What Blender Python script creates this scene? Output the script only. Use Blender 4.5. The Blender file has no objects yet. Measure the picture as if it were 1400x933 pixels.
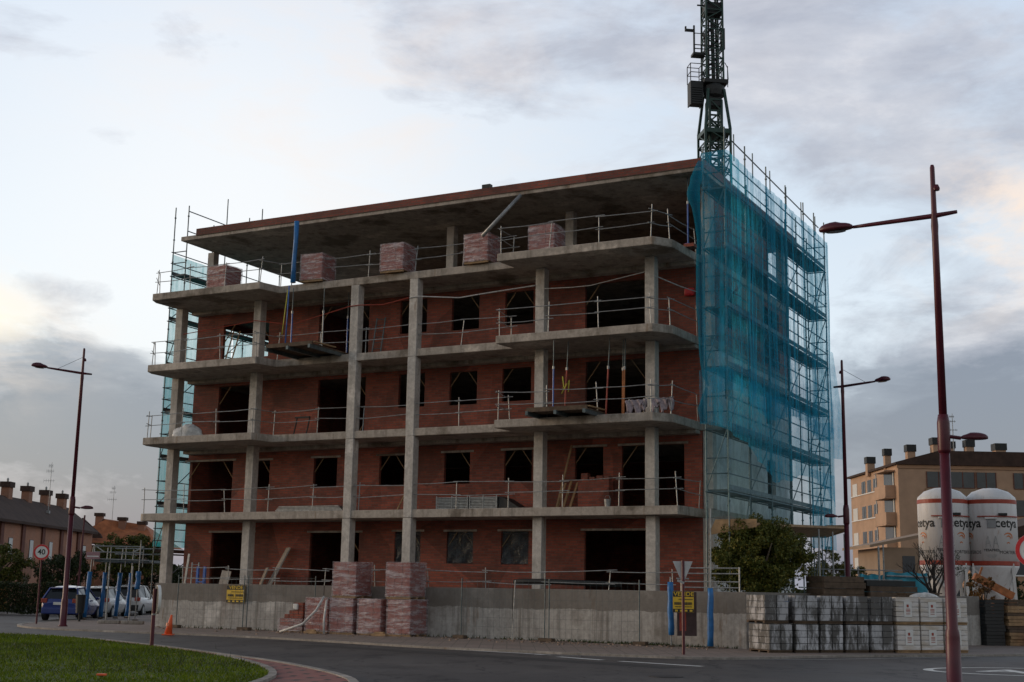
import bpy, math, random
import numpy as np
from mathutils import Vector, Matrix
random.seed(7); rng = np.random.default_rng(7)
R = math.radians; PI = math.pi
S = bpy.context.scene
C = S.collection

# ------------------------------------------------------------------ helpers
class MB:
    """collects shapes into one mesh"""
    def __init__(s): s.v=[]; s.f=[]; s.m=[]
    def add(s, vs, fs, m=0):
        n=len(s.v); s.v += [tuple(p) for p in vs]
        for f in fs: s.f.append([i+n for i in f]); s.m.append(m)
        return s
    def box(s,x0,y0,z0,x1,y1,z1,m=0):
        if x0>x1:x0,x1=x1,x0
        if y0>y1:y0,y1=y1,y0
        if z0>z1:z0,z1=z1,z0
        return s.add([(x0,y0,z0),(x1,y0,z0),(x1,y1,z0),(x0,y1,z0),(x0,y0,z1),(x1,y0,z1),(x1,y1,z1),(x0,y1,z1)],
          [(3,2,1,0),(4,5,6,7),(0,1,5,4),(1,2,6,5),(2,3,7,6),(3,0,4,7)],m)
    def bar(s,p0,p1,w,h=None,m=0):
        h=h or w; p0=Vector(p0);p1=Vector(p1);d=(p1-p0).normalized()
        u=Vector((0,0,1)) if abs(d.z)<.95 else Vector((0,1,0))
        a=d.cross(u).normalized()*w/2; b=a.cross(d).normalized()*h/2
        vs=[p0-a-b,p0+a-b,p0+a+b,p0-a+b,p1-a-b,p1+a-b,p1+a+b,p1-a+b]
        return s.add(vs,[(3,2,1,0),(4,5,6,7),(0,1,5,4),(1,2,6,5),(2,3,7,6),(3,0,4,7)],m)
    def cyl(s,p0,p1,r0,r1=None,n=8,m=0):
        r1=r0 if r1 is None else r1
        return s.tube([p0,p1],[r0,r1],n,m)
    def tube(s,pts,r,n=6,m=0):
        pts=[Vector(p) for p in pts]
        rs=r if isinstance(r,(list,tuple)) else [r]*len(pts)
        vs=[];k=len(pts)
        for i,p in enumerate(pts):
            d=(pts[min(i+1,k-1)]-pts[max(i-1,0)])
            d=d.normalized() if d.length>1e-9 else Vector((0,0,1))
            u=Vector((0,0,1)) if abs(d.z)<.9 else Vector((1,0,0))
            a=d.cross(u).normalized();b=a.cross(d).normalized()
            for j in range(n):
                t=2*PI*j/n; vs.append(p+a*math.cos(t)*rs[i]+b*math.sin(t)*rs[i])
        fs=[]
        for i in range(k-1):
            for j in range(n): fs.append((i*n+j,i*n+(j+1)%n,(i+1)*n+(j+1)%n,(i+1)*n+j))
        fs.append(tuple(range(n))[::-1]); fs.append(tuple(range((k-1)*n,k*n)))
        return s.add(vs,fs,m)
    def prism(s,poly,z0,z1,m=0):
        n=len(poly)
        vs=[(x,y,z0) for x,y in poly]+[(x,y,z1) for x,y in poly]
        fs=[tuple(range(n))[::-1],tuple(range(n,2*n))]+[(i,(i+1)%n,n+(i+1)%n,n+i) for i in range(n)]
        return s.add(vs,fs,m)
    def prism_axis(s,poly,a0,a1,axis='x',m=0):
        """poly in the plane across the axis: (y,z) for x, (x,z) for y"""
        n=len(poly)
        if axis=='x': vs=[(a0,p,q) for p,q in poly]+[(a1,p,q) for p,q in poly]
        else: vs=[(p,a0,q) for p,q in poly]+[(p,a1,q) for p,q in poly]
        fs=[tuple(range(n))[::-1],tuple(range(n,2*n))]+[(i,(i+1)%n,n+(i+1)%n,n+i) for i in range(n)]
        return s.add(vs,fs,m)
    def lathe(s,prof,n=20,c=(0,0,0),m=0):
        vs=[]
        for r,z in prof:
            for j in range(n): vs.append((c[0]+r*math.cos(2*PI*j/n),c[1]+r*math.sin(2*PI*j/n),c[2]+z))
        fs=[]
        for i in range(len(prof)-1):
            for j in range(n): fs.append((i*n+j,i*n+(j+1)%n,(i+1)*n+(j+1)%n,(i+1)*n+j))
        fs.append(tuple(range(n))[::-1]); k=len(prof)-1; fs.append(tuple(range(k*n,(k+1)*n)))
        return s.add(vs,fs,m)
    def xform(s,mat,i0=0):
        for i in range(i0,len(s.v)): s.v[i]=tuple(mat@Vector(s.v[i]))
        return s
    def build(s,name,mats,parent=None,smooth=False,bevel=0,auto=False):
        me=bpy.data.meshes.new(name); me.from_pydata(s.v,[],s.f)
        mats=mats if isinstance(mats,(list,tuple)) else [mats]
        for mt in mats: me.materials.append(mt)
        if len(mats)>1: me.polygons.foreach_set('material_index',s.m)
        if smooth: me.polygons.foreach_set('use_smooth',[True]*len(me.polygons))
        me.update()
        o=bpy.data.objects.new(name,me); C.objects.link(o)
        if parent: o.parent=parent
        if bevel:
            b=o.modifiers.new('bevel','BEVEL'); b.width=bevel; b.segments=2; b.limit_method='ANGLE'
        return o

def tag(o,label,cat,group=None):
    o['label']=label; o['category']=cat
    if group: o['group']=group
    return o
def thing(name,label,cat,loc=(0,0,0),rz=0,group=None):
    o=bpy.data.objects.new(name,None); C.objects.link(o); o.empty_display_size=.3
    o.location=loc; o.rotation_euler=(0,0,rz)
    return tag(o,label,cat,group)
def setting(o,kind='structure',label=None):
    o['kind']=kind
    if label: o['label']=label
    return o
def dup(root,label,loc=None,rz=None):
    def cp(o,par):
        c=o.copy(); C.objects.link(c); c.parent=par
        for ch in list(o.children): cp(ch,c)
        return c
    r=cp(root,None); r['label']=label
    if loc is not None: r.location=loc
    if rz is not None: r.rotation_euler=(0,0,rz)
    return r

# facade frame of the unfinished block: s along the front, o into the block, z up
TH=.4837; OX,OY=-14.684,54.932
UX=Vector((math.cos(TH),-math.sin(TH),0)); UY=Vector((math.sin(TH),math.cos(TH),0))
def L(s,o,z=0): return Vector((OX,OY,0))+UX*s+UY*o+Vector((0,0,z))

# ------------------------------------------------------------------ materials
def nodes(name):
    m=bpy.data.materials.new(name); m.use_nodes=True
    nt=m.node_tree; b=nt.nodes['Principled BSDF']; return m,nt,b
def ramp(nt,fac,stops):
    r=nt.nodes.new('ShaderNodeValToRGB')
    while len(r.color_ramp.elements)<len(stops): r.color_ramp.elements.new(.5)
    for e,(p,c) in zip(r.color_ramp.elements,stops):
        e.position=p; e.color=(c[0],c[1],c[2],1) if not isinstance(c,(int,float)) else (c,c,c,1)
    nt.links.new(fac,r.inputs[0]); return r.outputs[0]
def noise(nt,vec,scale,detail=4,rough=.6,sc=None):
    if sc:
        mp=nt.nodes.new('ShaderNodeMapping'); mp.inputs['Scale'].default_value=sc
        nt.links.new(vec,mp.inputs[0]); vec=mp.outputs[0]
    n=nt.nodes.new('ShaderNodeTexNoise'); n.inputs['Scale'].default_value=scale
    n.inputs['Detail'].default_value=detail; n.inputs['Roughness'].default_value=rough
    nt.links.new(vec,n.inputs['Vector']); return n.outputs[0]
def mix(nt,fac,a,b,mode='MIX'):
    n=nt.nodes.new('ShaderNodeMix'); n.data_type='RGBA'; n.blend_type=mode
    for i,x in ((0,fac),(6,a),(7,b)):
        if isinstance(x,(int,float)): n.inputs[i].default_value=x
        elif isinstance(x,(tuple,list)): n.inputs[i].default_value=(x[0],x[1],x[2],1)
        else: nt.links.new(x,n.inputs[i])
    return n.outputs[2]
def math_(nt,op,a,b=0):
    n=nt.nodes.new('ShaderNodeMath'); n.operation=op
    for i,x in ((0,a),(1,b)):
        if isinstance(x,(int,float)): n.inputs[i].default_value=x
        else: nt.links.new(x,n.inputs[i])
    return n.outputs[0]
def ocoord(nt,kind='Object'):
    return nt.nodes.new('ShaderNodeTexCoord').outputs[kind]
def bump(nt,b,h,st=.3,dist=.02):
    n=nt.nodes.new('ShaderNodeBump'); n.inputs['Strength'].default_value=st; n.inputs['Distance'].default_value=dist
    nt.links.new(h,n.inputs['Height']); nt.links.new(n.outputs[0],b.inputs['Normal'])
def rnd_coord(nt):
    # object coordinates shifted by a different amount for every copy
    v=ocoord(nt); gi=nt.nodes.new('ShaderNodeObjectInfo'); a=nt.nodes.new('ShaderNodeVectorMath'); a.operation='ADD'
    nt.links.new(v,a.inputs[0]); cb=nt.nodes.new('ShaderNodeCombineXYZ')
    for i,k in enumerate((37.,53.,11.)): nt.links.new(math_(nt,'MULTIPLY',gi.outputs['Random'],k),cb.inputs[i])
    nt.links.new(cb.outputs[0],a.inputs[1]); return a.outputs[0]
def simple(name,col,rough=.6,var=.25,scale=6,metal=0,bmp=0,spec=None):
    m,nt,b=nodes(name); v=ocoord(nt)
    n=noise(nt,v,scale,5)
    lo=tuple(c*(1-var) for c in col); hi=tuple(min(1,c*(1+var)) for c in col)
    nt.links.new(ramp(nt,n,[(.3,lo),(.7,hi)]),b.inputs['Base Color'])
    b.inputs['Roughness'].default_value=rough; b.inputs['Metallic'].default_value=metal
    if spec is not None: b.inputs['Specular IOR Level'].default_value=spec
    if bmp: bump(nt,b,n,bmp)
    return m
M={}
def concrete(name,base,stain,dirt=.6,wet=None):
    m,nt,b=nodes(name); v=ocoord(nt)
    big=noise(nt,v,.55,6,.65); fine=noise(nt,v,9,6,.7); streak=noise(nt,v,1.3,5,.7,(2.2,2.2,.25))
    c=ramp(nt,big,[(.36,stain),(.48,base),(.56,tuple(x*.82 for x in base)),(.66,tuple(min(1,x*1.4) for x in base))])
    rust=ramp(nt,noise(nt,v,1.1,4,.6,(3,3,.5)),[(.64,0.),(.70,.5)])
    c=mix(nt,rust,c,(.20,.115,.06))
    c=mix(nt,ramp(nt,streak,[(.5,0.),(.68,dirt)]),c,tuple(x*.55 for x in stain))
    c=mix(nt,.5,c,ramp(nt,fine,[(.3,.32),(.7,.72)]),'OVERLAY')
    if wet: # darker later pour along the top of the wall, with ragged runs below it
        sp=nt.nodes.new('ShaderNodeSeparateXYZ'); nt.links.new(v,sp.inputs[0])
        edge=math_(nt,'ADD',sp.outputs[2],math_(nt,'MULTIPLY',noise(nt,v,1.1,6,.75,(.7,.7,.4)),.34))
        f=math_(nt,'GREATER_THAN',edge,wet+.14)
        run=ramp(nt,noise(nt,v,1.,5,.75,(2.2,2.2,.06)),[(.52,0.),(.66,.75)])
        f2=math_(nt,'MAXIMUM',math_(nt,'MULTIPLY',f,.72),run)
        c=mix(nt,f2,c,(.115,.098,.082))
        br=ramp(nt,noise(nt,v,.42,3,.5,(1,1,.25)),[(.62,0.),(.72,.6)])
        c=mix(nt,br,c,(.16,.10,.062))
    nt.links.new(c,b.inputs['Base Color']); b.inputs['Roughness'].default_value=.85
    bump(nt,b,fine,.25,.01)
    return m
M['conc']=concrete('concrete',(.41,.36,.31),(.17,.14,.11))
M['column']=concrete('column_concrete',(.55,.51,.465),(.38,.35,.315),.4)
M['soffit']=M['conc']
M['wallc']=concrete('wall_concrete',(.42,.40,.375),(.26,.24,.215),.5,wet=1.06)
def brick(name,c1,c2,mort,bw=.29,bh=.095,mt=.012,stain=(.10,.04,.03)):
    m,nt,b=nodes(name); v=ocoord(nt)
    sp=nt.nodes.new('ShaderNodeSeparateXYZ'); nt.links.new(v,sp.inputs[0])
    cb=nt.nodes.new('ShaderNodeCombineXYZ'); nt.links.new(math_(nt,'ADD',sp.outputs[0],sp.outputs[1]),cb.inputs[0]); nt.links.new(sp.outputs[2],cb.inputs[1])
    t=nt.nodes.new('ShaderNodeTexBrick'); nt.links.new(cb.outputs[0],t.inputs['Vector'])
    t.inputs['Color1'].default_value=(*c1,1); t.inputs['Color2'].default_value=(*c2,1); t.inputs['Mortar'].default_value=(*mort,1)
    t.inputs['Scale'].default_value=1; t.inputs['Mortar Size'].default_value=mt; t.inputs['Brick Width'].default_value=bw; t.inputs['Row Height'].default_value=bh
    t.inputs['Bias'].default_value=-.1
    big=noise(nt,v,.8,6,.7)
    c=mix(nt,ramp(nt,big,[(.45,0.),(.62,.6)]),t.outputs[0],stain)
    vo=nt.nodes.new('ShaderNodeTexVoronoi'); vo.inputs['Scale'].default_value=.55; nt.links.new(v,vo.inputs['Vector'])
    hs=nt.nodes.new('ShaderNodeHueSaturation'); nt.links.new(c,hs.inputs['Color']); sp2=nt.nodes.new('ShaderNodeSeparateColor'); nt.links.new(vo.outputs['Color'],sp2.inputs[0]); nt.links.new(math_(nt,'ADD',.72,math_(nt,'MULTIPLY',sp2.outputs[0],.55)),hs.inputs['Value']); c=hs.outputs[0]
    pale=ramp(nt,noise(nt,v,1.5,6,.85,(1,1,2.5)),[(.56,0.),(.68,.5)])
    c=mix(nt,pale,c,tuple(min(1,x*1.25) for x in mort))
    nt.links.new(c,b.inputs['Base Color']); b.inputs['Roughness'].default_value=.8
    bump(nt,b,t.outputs[1],.3,-.01)
    return m
M['brick']=brick('brick',(.34,.078,.046),(.19,.045,.030),(.16,.085,.065))
M['brick2']=brick('house_brick',(.40,.20,.13),(.33,.16,.10),(.30,.20,.15),.25,.07,.01,(.28,.15,.1))
M['rimbrick']=brick('rim_brick',(.24,.055,.035),(.13,.035,.028),(.12,.07,.055),.29,.10,.015)
M['galv']=simple('galvanised_steel',(.33,.34,.34),.5,.35,8,.5)
M['scaf']=simple('scaffold_steel',(.10,.13,.14),.5,.35,6,.5)
M['deck']=simple('scaffold_deck',(.085,.095,.095),.6,.3,5,.2)
M['wood']=simple('raw_timber',(.33,.21,.11),.8,.35,5)
M['wooddk']=simple('dark_timber',(.10,.068,.045),.85,.4,5)
M['blue']=simple('blue_plastic_wrap',(.02,.15,.40),.45,.3,5,0,.3)
M['bluesteel']=simple('blue_painted_steel',(.03,.12,.42),.4,.3,5)
M['redprop']=simple('red_oxide_steel',(.33,.05,.03),.6,.3,6)
M['orangep']=simple('orange_rust_steel',(.42,.15,.05),.7,.4,5)
M['yellow']=simple('yellow_strap',(.55,.50,.06),.6,.2,5)
M['maroon']=simple('maroon_paint',(.085,.008,.018),.42,.22,3)
M['green']=simple('dark_green_paint',(.005,.038,.028),.5,.3,3)
M['darksteel']=simple('dark_steel',(.014,.016,.017),.6,.3,4,0)
M['white']=simple('white_paint',(.72,.72,.70),.5,.1,3)
M['whitep']=simple('white_plastic_sack',(.55,.55,.54),.55,.3,9,0,.5)
M['black']=simple('black_rubber',(.015,.015,.016),.7,.2,4)
M['yboard']=simple('yellow_board',(.68,.44,.03),.5,.12,6)
M['ink']=simple('black_ink',(.02,.02,.02),.6,.1,4)
M['cone']=simple('orange_cone',(.85,.12,.03),.5,.15,6)
M['red']=simple('red_paint',(.60,.025,.03),.4,.12,5)
M['rail']=M['galv']

# ------------------------------------------------------------------ camera
f,pitch,roll=1817.5,.1862,.0169
cp,sp_=math.cos(pitch),math.sin(pitch)
Rr=Vector((1,0,0));F=Vector((0,cp,sp_));U=Vector((0,-sp_,cp))
c_,s_=math.cos(roll),math.sin(roll)
R2=Rr*c_+U*s_; U2=U*c_-Rr*s_
cam=bpy.data.objects.new('camera',bpy.data.cameras.new('camera')); C.objects.link(cam); S.camera=cam
cam.data.sensor_width=36; cam.data.lens=f/1400*36; cam.data.clip_end=3000; cam.data.clip_start=.1
mw=Matrix.Identity(4)
for i in range(3): mw[i][0]=R2[i]; mw[i][1]=U2[i]; mw[i][2]=-F[i]
mw[2][3]=1.58
cam.matrix_world=mw

# ------------------------------------------------------------------ world and sun
def make_world():
    w=bpy.data.worlds.new('World'); S.world=w; w.use_nodes=True; nt=w.node_tree
    for n in list(nt.nodes): nt.nodes.remove(n)
    out=nt.nodes.new('ShaderNodeOutputWorld'); bg=nt.nodes.new('ShaderNodeBackground'); bg2=nt.nodes.new('ShaderNodeBackground')
    sky=nt.nodes.new('ShaderNodeTexSky'); sky.sky_type='NISHITA'; sky.sun_disc=False
    sky.sun_elevation=R(9); sky.sun_rotation=R(-75); sky.air_density=1.2; sky.dust_density=2.0
    nt.links.new(sky.outputs[0],bg.inputs[0]); bg.inputs[1].default_value=.05
    g=nt.nodes.new('ShaderNodeTexCoord').outputs['Generated']
    sp=nt.nodes.new('ShaderNodeSeparateXYZ'); nt.links.new(g,sp.inputs[0])
    X,Y,Z=sp.outputs
    m=lambda op,a,b=0: math_(nt,op,a,b)
    # cloud deck coordinates: flatten with height so that clouds stretch towards the horizon
    zz=m('ADD',m('MAXIMUM',Z,0),.38)
    cb=nt.nodes.new('ShaderNodeCombineXYZ')
    nt.links.new(m('DIVIDE',X,zz),cb.inputs[0]); nt.links.new(m('MULTIPLY',m('DIVIDE',Y,zz),.8),cb.inputs[1]); nt.links.new(m('MULTIPLY',Z,3.),cb.inputs[2])
    def nz(sc,det,ro,dist=0,off=(0,0,0)):
        mp=nt.nodes.new('ShaderNodeMapping'); mp.inputs['Location'].default_value=off; nt.links.new(cb.outputs[0],mp.inputs[0])
        n=nt.nodes.new('ShaderNodeTexNoise'); n.inputs['Scale'].default_value=sc; n.inputs['Detail'].default_value=det; n.inputs['Roughness'].default_value=ro; n.inputs['Distortion'].default_value=dist
        nt.links.new(mp.outputs[0],n.inputs['Vector']); return n.outputs[0]
    def blob(x,y,z,width,amt,tilt=1.):
        """soft region of the sky round one direction"""
        l=math.sqrt(x*x+y*y+z*z); x,y,z=x/l,y/l,z/l
        d=nt.nodes.new('ShaderNodeVectorMath'); d.operation='SUBTRACT'; nt.links.new(g,d.inputs[0]); d.inputs[1].default_value=(x,y,z)
        sc=nt.nodes.new('ShaderNodeVectorMath'); sc.operation='MULTIPLY'; nt.links.new(d.outputs[0],sc.inputs[0]); sc.inputs[1].default_value=(1/width,1/width,tilt/width)
        ln=nt.nodes.new('ShaderNodeVectorMath'); ln.operation='DOT_PRODUCT'; nt.links.new(sc.outputs[0],ln.inputs[0]); nt.links.new(sc.outputs[0],ln.inputs[1])
        return m('MULTIPLY',m('POWER',2.718,m('MULTIPLY',ln.outputs['Value'],-1.)),amt)
    # clear sky between the clouds, by height
    base=ramp(nt,Z,[(0.0,(.46,.50,.60)),(.10,(.60,.68,.79)),(.20,(.72,.80,.90)),(.30,(.64,.73,.85)),(.43,(.60,.70,.85)),(.75,(.26,.34,.50))])
    white=blob(-.20,1,.28,.24,1.0,1.1)
    base=mix(nt,white,base,(.90,.905,.93))
    # clouds: thick and ragged low down, thin wisps above
    n1=nz(2.1,9,.58,.25,(3.1,1.7,.4)); n2=nz(6.,9,.62,.35,(8.2,3.3,.7))
    low=ramp(nt,Z,[(.0,.20),(.12,.15),(.185,.03),(.30,.02),(.45,.06)])
    dens=m('ADD',m('ADD',m('MULTIPLY',n1,.58),m('MULTIPLY',n2,.42)),low)
    for x,z,w,am,ti in ((-.34,.105,.14,.22,1.9),(.34,.12,.12,.11,1.5),(.40,.20,.07,.12,1.5),(.28,.39,.10,.13,2.0),(.22,.44,.12,.06,2.5),(.345,.315,.045,.16,2.4),(.27,.31,.04,.12,2.8),(-.03,.395,.07,.07,2.6),(.02,.38,.05,.05,3),(-.31,.345,.035,.14,2.2),(.42,.43,.09,.08,2),(-.35,.225,.05,.10,4.),(.02,.30,.06,.05,3)):
        dens=m('ADD',dens,blob(x,1,z,w,am,ti))
    for x,z,w,am,ti in ((-.15,.25,.14,.13,1.4),(.235,.27,.05,.08,1.3),(.36,.37,.03,.06,2),(-.38,.30,.08,.10,1.3)):
        dens=m('SUBTRACT',dens,blob(x,1,z,w,am,ti))
    cover=ramp(nt,dens,[(.555,0.),(.67,.80),(.80,1.)])
    n4=nz(3.6,9,.6,.35,(5.2,9.3,1.7))
    n5=nz(9.,9,.65,.2,(2.2,5.5,4.1))
    dark=m('ADD',m('ADD',m('MULTIPLY',n4,.75),m('MULTIPLY',n5,.22)),m('MULTIPLY',dens,.18))
    shade=ramp(nt,dark,[(.46,(.66,.655,.72)),(.56,(.37,.385,.475)),(.66,(.20,.225,.315))])
    up=ramp(nt,Z,[(.17,0.),(.27,.85)])
    hi=ramp(nt,dark,[(.46,(.84,.80,.81)),(.56,(.62,.61,.66)),(.66,(.47,.47,.54))])
    shade=mix(nt,up,shade,hi)
    col=mix(nt,cover,base,shade)
    # cloud edges that catch the low evening sun
    n3=nz(4.6,8,.62,.4,(1.2,7.4,2.0))
    wz=m('ADD',blob(-.42,1,.19,.07,1.0,1.8),m('ADD',blob(.385,1,.30,.055,1.1,1.5),m('ADD',blob(.36,1,.24,.05,.7,2),blob(-.12,1,.39,.16,.5,1.8))))
    warm=m('MULTIPLY',ramp(nt,n3,[(.46,0.),(.62,.85)]),wz)
    col=mix(nt,warm,col,(.98,.80,.68))
    glow=m('MULTIPLY',blob(-.405,1,.203,.032,1.,1.6),ramp(nt,n2,[(.35,.2),(.6,1.)]))
    col=mix(nt,glow,col,(1.0,.90,.74))
    gr=ramp(nt,Z,[(.0,1.),(.002,0.)])
    col=mix(nt,gr,col,(.16,.155,.15))
    # sky out of view, overhead and behind, dimmed and warmed to shape the light
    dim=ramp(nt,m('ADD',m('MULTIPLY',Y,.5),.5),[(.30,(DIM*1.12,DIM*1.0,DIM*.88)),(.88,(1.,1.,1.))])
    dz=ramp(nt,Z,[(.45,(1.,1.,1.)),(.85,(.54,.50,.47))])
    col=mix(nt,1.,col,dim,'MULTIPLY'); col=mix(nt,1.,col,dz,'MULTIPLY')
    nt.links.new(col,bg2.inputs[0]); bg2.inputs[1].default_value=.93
    ad=nt.nodes.new('ShaderNodeAddShader'); nt.links.new(bg.outputs[0],ad.inputs[0]); nt.links.new(bg2.outputs[0],ad.inputs[1])
    nt.links.new(ad.outputs[0],out.inputs[0])
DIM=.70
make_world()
sl=bpy.data.lights.new('sun','SUN'); sl.energy=.9; sl.angle=R(14); sl.color=(1,.80,.62)
so=bpy.data.objects.new('sun',sl); C.objects.link(so)
sd=Vector((-math.sin(R(75))*math.cos(R(9)),math.cos(R(75))*math.cos(R(9)),math.sin(R(9)))).normalized()   # towards the sun: low in the west, left of the view
so.rotation_euler=sd.to_track_quat('Z','Y').to_euler()
S.view_settings.view_transform='Standard'; S.view_settings.look='None'; S.view_settings.exposure=0; S.view_settings.gamma=1
S.render.engine='CYCLES'; S.cycles.max_bounces=6; S.cycles.transparent_max_bounces=24; S.cycles.diffuse_bounces=2
S.render.resolution_x=1024; S.render.resolution_y=682

# ------------------------------------------------------------------ ground
def chaikin(pts,k=2):
    for _ in range(k):
        q=[]
        n=len(pts)
        for i in range(n):
            a=Vector(pts[i]);b=Vector(pts[(i+1)%n]); q+= [a*.75+b*.25,a*.25+b*.75]
        pts=[tuple(p) for p in q]
    return pts
def openchaikin(pts,k=2):
    for _ in range(k):
        q=[pts[0]]
        for a,b in zip(pts[:-1],pts[1:]):
            a=Vector(a);b=Vector(b); q+=[tuple(a*.75+b*.25),tuple(a*.25+b*.75)]
        q.append(pts[-1]); pts=q
    return pts
def strip(mb,pts,w,z0,z1,m=0,side=1):
    """a kerb or line following pts, w wide to one side"""
    ps=[Vector((p[0],p[1])) for p in pts]; off=[]
    for i in range(len(ps)):
        d=(ps[min(i+1,len(ps)-1)]-ps[max(i-1,0)]).normalized(); off.append(Vector((-d.y,d.x))*w*side)
    for i in range(len(ps)-1):
        a,b=ps[i],ps[i+1]; c,d=ps[i+1]+off[i+1],ps[i]+off[i]
        poly=[tuple(a),tuple(b),tuple(c),tuple(d)]
        if side<0: poly=poly[::-1]
        if z1>z0: mb.prism(poly,z0,z1,m)
        else: mb.add([(x,y,z0) for x,y in poly],[(0,1,2,3)],m)
ROAD=-.05
m,nt,b=nodes('asphalt'); v=ocoord(nt)
n1=noise(nt,v,.22,6,.65); n2=noise(nt,v,60,4,.8); n3=noise(nt,v,1.1,6,.7,(1,.35,1))
c=ramp(nt,n1,[(.3,(.072,.065,.062)),(.7,(.115,.104,.098))])
c=mix(nt,.45,c,ramp(nt,n2,[(.25,.3),(.75,.75)]),'OVERLAY'); c=mix(nt,ramp(nt,n3,[(.52,0.),(.66,.6)]),c,(.032,.030,.030))
mp=nt.nodes.new('ShaderNodeMapping'); mp.inputs['Rotation'].default_value=(0,0,R(38)); mp.inputs['Scale'].default_value=(.05,1.1,1); nt.links.new(v,mp.inputs[0])
trk=noise(nt,mp.outputs[0],1.,5,.6); c=mix(nt,ramp(nt,trk,[(.52,0.),(.62,.5)]),c,(.10,.088,.078))
vo=nt.nodes.new('ShaderNodeTexVoronoi'); vo.feature='DISTANCE_TO_EDGE'; vo.inputs['Scale'].default_value=.34; wv=nt.nodes.new('ShaderNodeVectorMath'); wv.operation='ADD'; nt.links.new(v,wv.inputs[0]); nn=nt.nodes.new('ShaderNodeTexNoise'); nn.inputs['Scale'].default_value=1.3; nt.links.new(v,nn.inputs['Vector']); nt.links.new(nn.outputs['Color'],wv.inputs[1]); nt.links.new(wv.outputs[0],vo.inputs['Vector'])
c=mix(nt,ramp(nt,vo.outputs['Distance'],[(.004,.7),(.012,0.)]),c,(.018,.017,.017))
nt.links.new(c,b.inputs['Base Color']); nt.links.new(ramp(nt,n1,[(.3,.55),(.7,.8)]),b.inputs['Roughness']); bump(nt,b,n2,.5,.006)
b.inputs['Specular IOR Level'].default_value=.25
M['asphalt']=m
m,nt,b=nodes('pavement_slabs'); v=ocoord(nt)
t=nt.nodes.new('ShaderNodeTexBrick'); nt.links.new(v,t.inputs['Vector']); t.offset=0
t.inputs['Scale'].default_value=1; t.inputs['Brick Width'].default_value=.4; t.inputs['Row Height'].default_value=.4; t.inputs['Mortar Size'].default_value=.012
t.inputs['Color1'].default_value=(.27,.205,.175,1); t.inputs['Color2'].default_value=(.23,.18,.155,1); t.inputs['Mortar'].default_value=(.12,.10,.085,1)
dirt=noise(nt,v,.6,7,.7)
c=mix(nt,ramp(nt,dirt,[(.42,0.),(.68,.75)]),t.outputs[0],(.16,.135,.115))
nt.links.new(c,b.inputs['Base Color']); b.inputs['Roughness'].default_value=.85; bump(nt,b,noise(nt,v,25,4),.3,.01)
M['pave']=m
m,nt,b=nodes('apron_paving'); v=ocoord(nt)
mp=nt.nodes.new('ShaderNodeMapping'); mp.inputs['Rotation'].default_value=(0,0,R(12)); nt.links.new(v,mp.inputs[0])
t=nt.nodes.new('ShaderNodeTexBrick'); nt.links.new(mp.outputs[0],t.inputs['Vector'])
t.inputs['Scale'].default_value=1; t.inputs['Brick Width'].default_value=.9; t.inputs['Row Height'].default_value=.34; t.inputs['Mortar Size'].default_value=.06
t.inputs['Color1'].default_value=(.40,.14,.11,1); t.inputs['Color2'].default_value=(.33,.12,.10,1); t.inputs['Mortar'].default_value=(.08,.045,.04,1)
c=mix(nt,ramp(nt,noise(nt,v,1.2,6,.7),[(.45,0.),(.7,.5)]),t.outputs[0],(.17,.12,.10))
nt.links.new(c,b.inputs['Base Color']); b.inputs['Roughness'].default_value=.8; bump(nt,b,t.outputs[1],.5,-.02)
M['apron']=m
M['kerb']=concrete('kerb_stone',(.30,.27,.24),(.18,.16,.14),.4)
M['paint']=simple('road_paint',(.62,.62,.60),.6,.25,9)
M['soil']=simple('bare_earth',(.14,.11,.08),.95,.4,1.2,0,.4)
M['grassg']=simple('grass_ground',(.05,.08,.012),.95,.45,2.5,0,.3)

setting(MB().box(-900,-200,-1.2,900,1800,-.16).build('ground',M['soil']))
setting(MB().box(-120,-40,-.15,140,140,ROAD).build('road',M['asphalt']))
kerb=[(-19.2,140),(-19.2,70),(-19.25,57.5),(-19.35,54.6),(-18.6,51.9),(-16.9,49.4),(-14.5,47.9),(-11.2,46.3),(-8.94,45.0),(-7.14,43.6),(-4.98,41.6),(-2.36,38.95),(.14,37.3),(3.39,35.6),(4.96,34.9),(6.6,35.6),(8.6,37.4),(14.4,40.0),(17,41.5),(26,46.3),(60,62)]
pk=openchaikin(kerb,2)
pv=MB().prism(pk+[(60,140)],-.15,0)
setting(pv.build('pavement',M['pave']))
k=MB(); strip(k,pk,.17,-.14,.012,0,-1); setting(k.build('kerb',M['kerb']))
grass=chaikin([(-30,50),(-21.5,45.6),(-15.7,42.35),(-13.4,41.2),(-9.4,35.8),(-6.8,31.7),(-5.6,29.2),(-4.55,26.3),(-4.1,23.4),(-4.6,18),(-8,10),(-20,5),(-40,12),(-44,35)],2)
ap=[(-16.,43.1),(-13.0,41.3),(-9.0,35.9),(-6.5,31.9),(-5.2,29.9),(-4.2,27.9),(-3.2,25.6),(-2.6,23.4),(-2.2,18.),(-4.2,9.)]
ap=openchaikin(ap,2)
pa=MB().prism(ap[::-1]+[(-16.,43.05)]+[(-20,30),(-12,10)],-.14,.0)
setting(pa.build('path',M['apron']))
k=MB(); strip(k,ap,.16,-.13,.02,0,1); setting(k.build('path_kerb',M['kerb']))
setting(MB().prism(grass,-.1,.03).build('lawn_bed',M['grassg']))
gk=[p for p in grass+grass[:1] if p[0]>-7.5 and p[0]<-3 and 14<p[1]<31.9]
gk.sort(key=lambda p:-p[1])
k=MB(); strip(k,gk,.15,-.1,.05,0,1); setting(k.build('lawn_kerb',M['kerb']))
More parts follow.
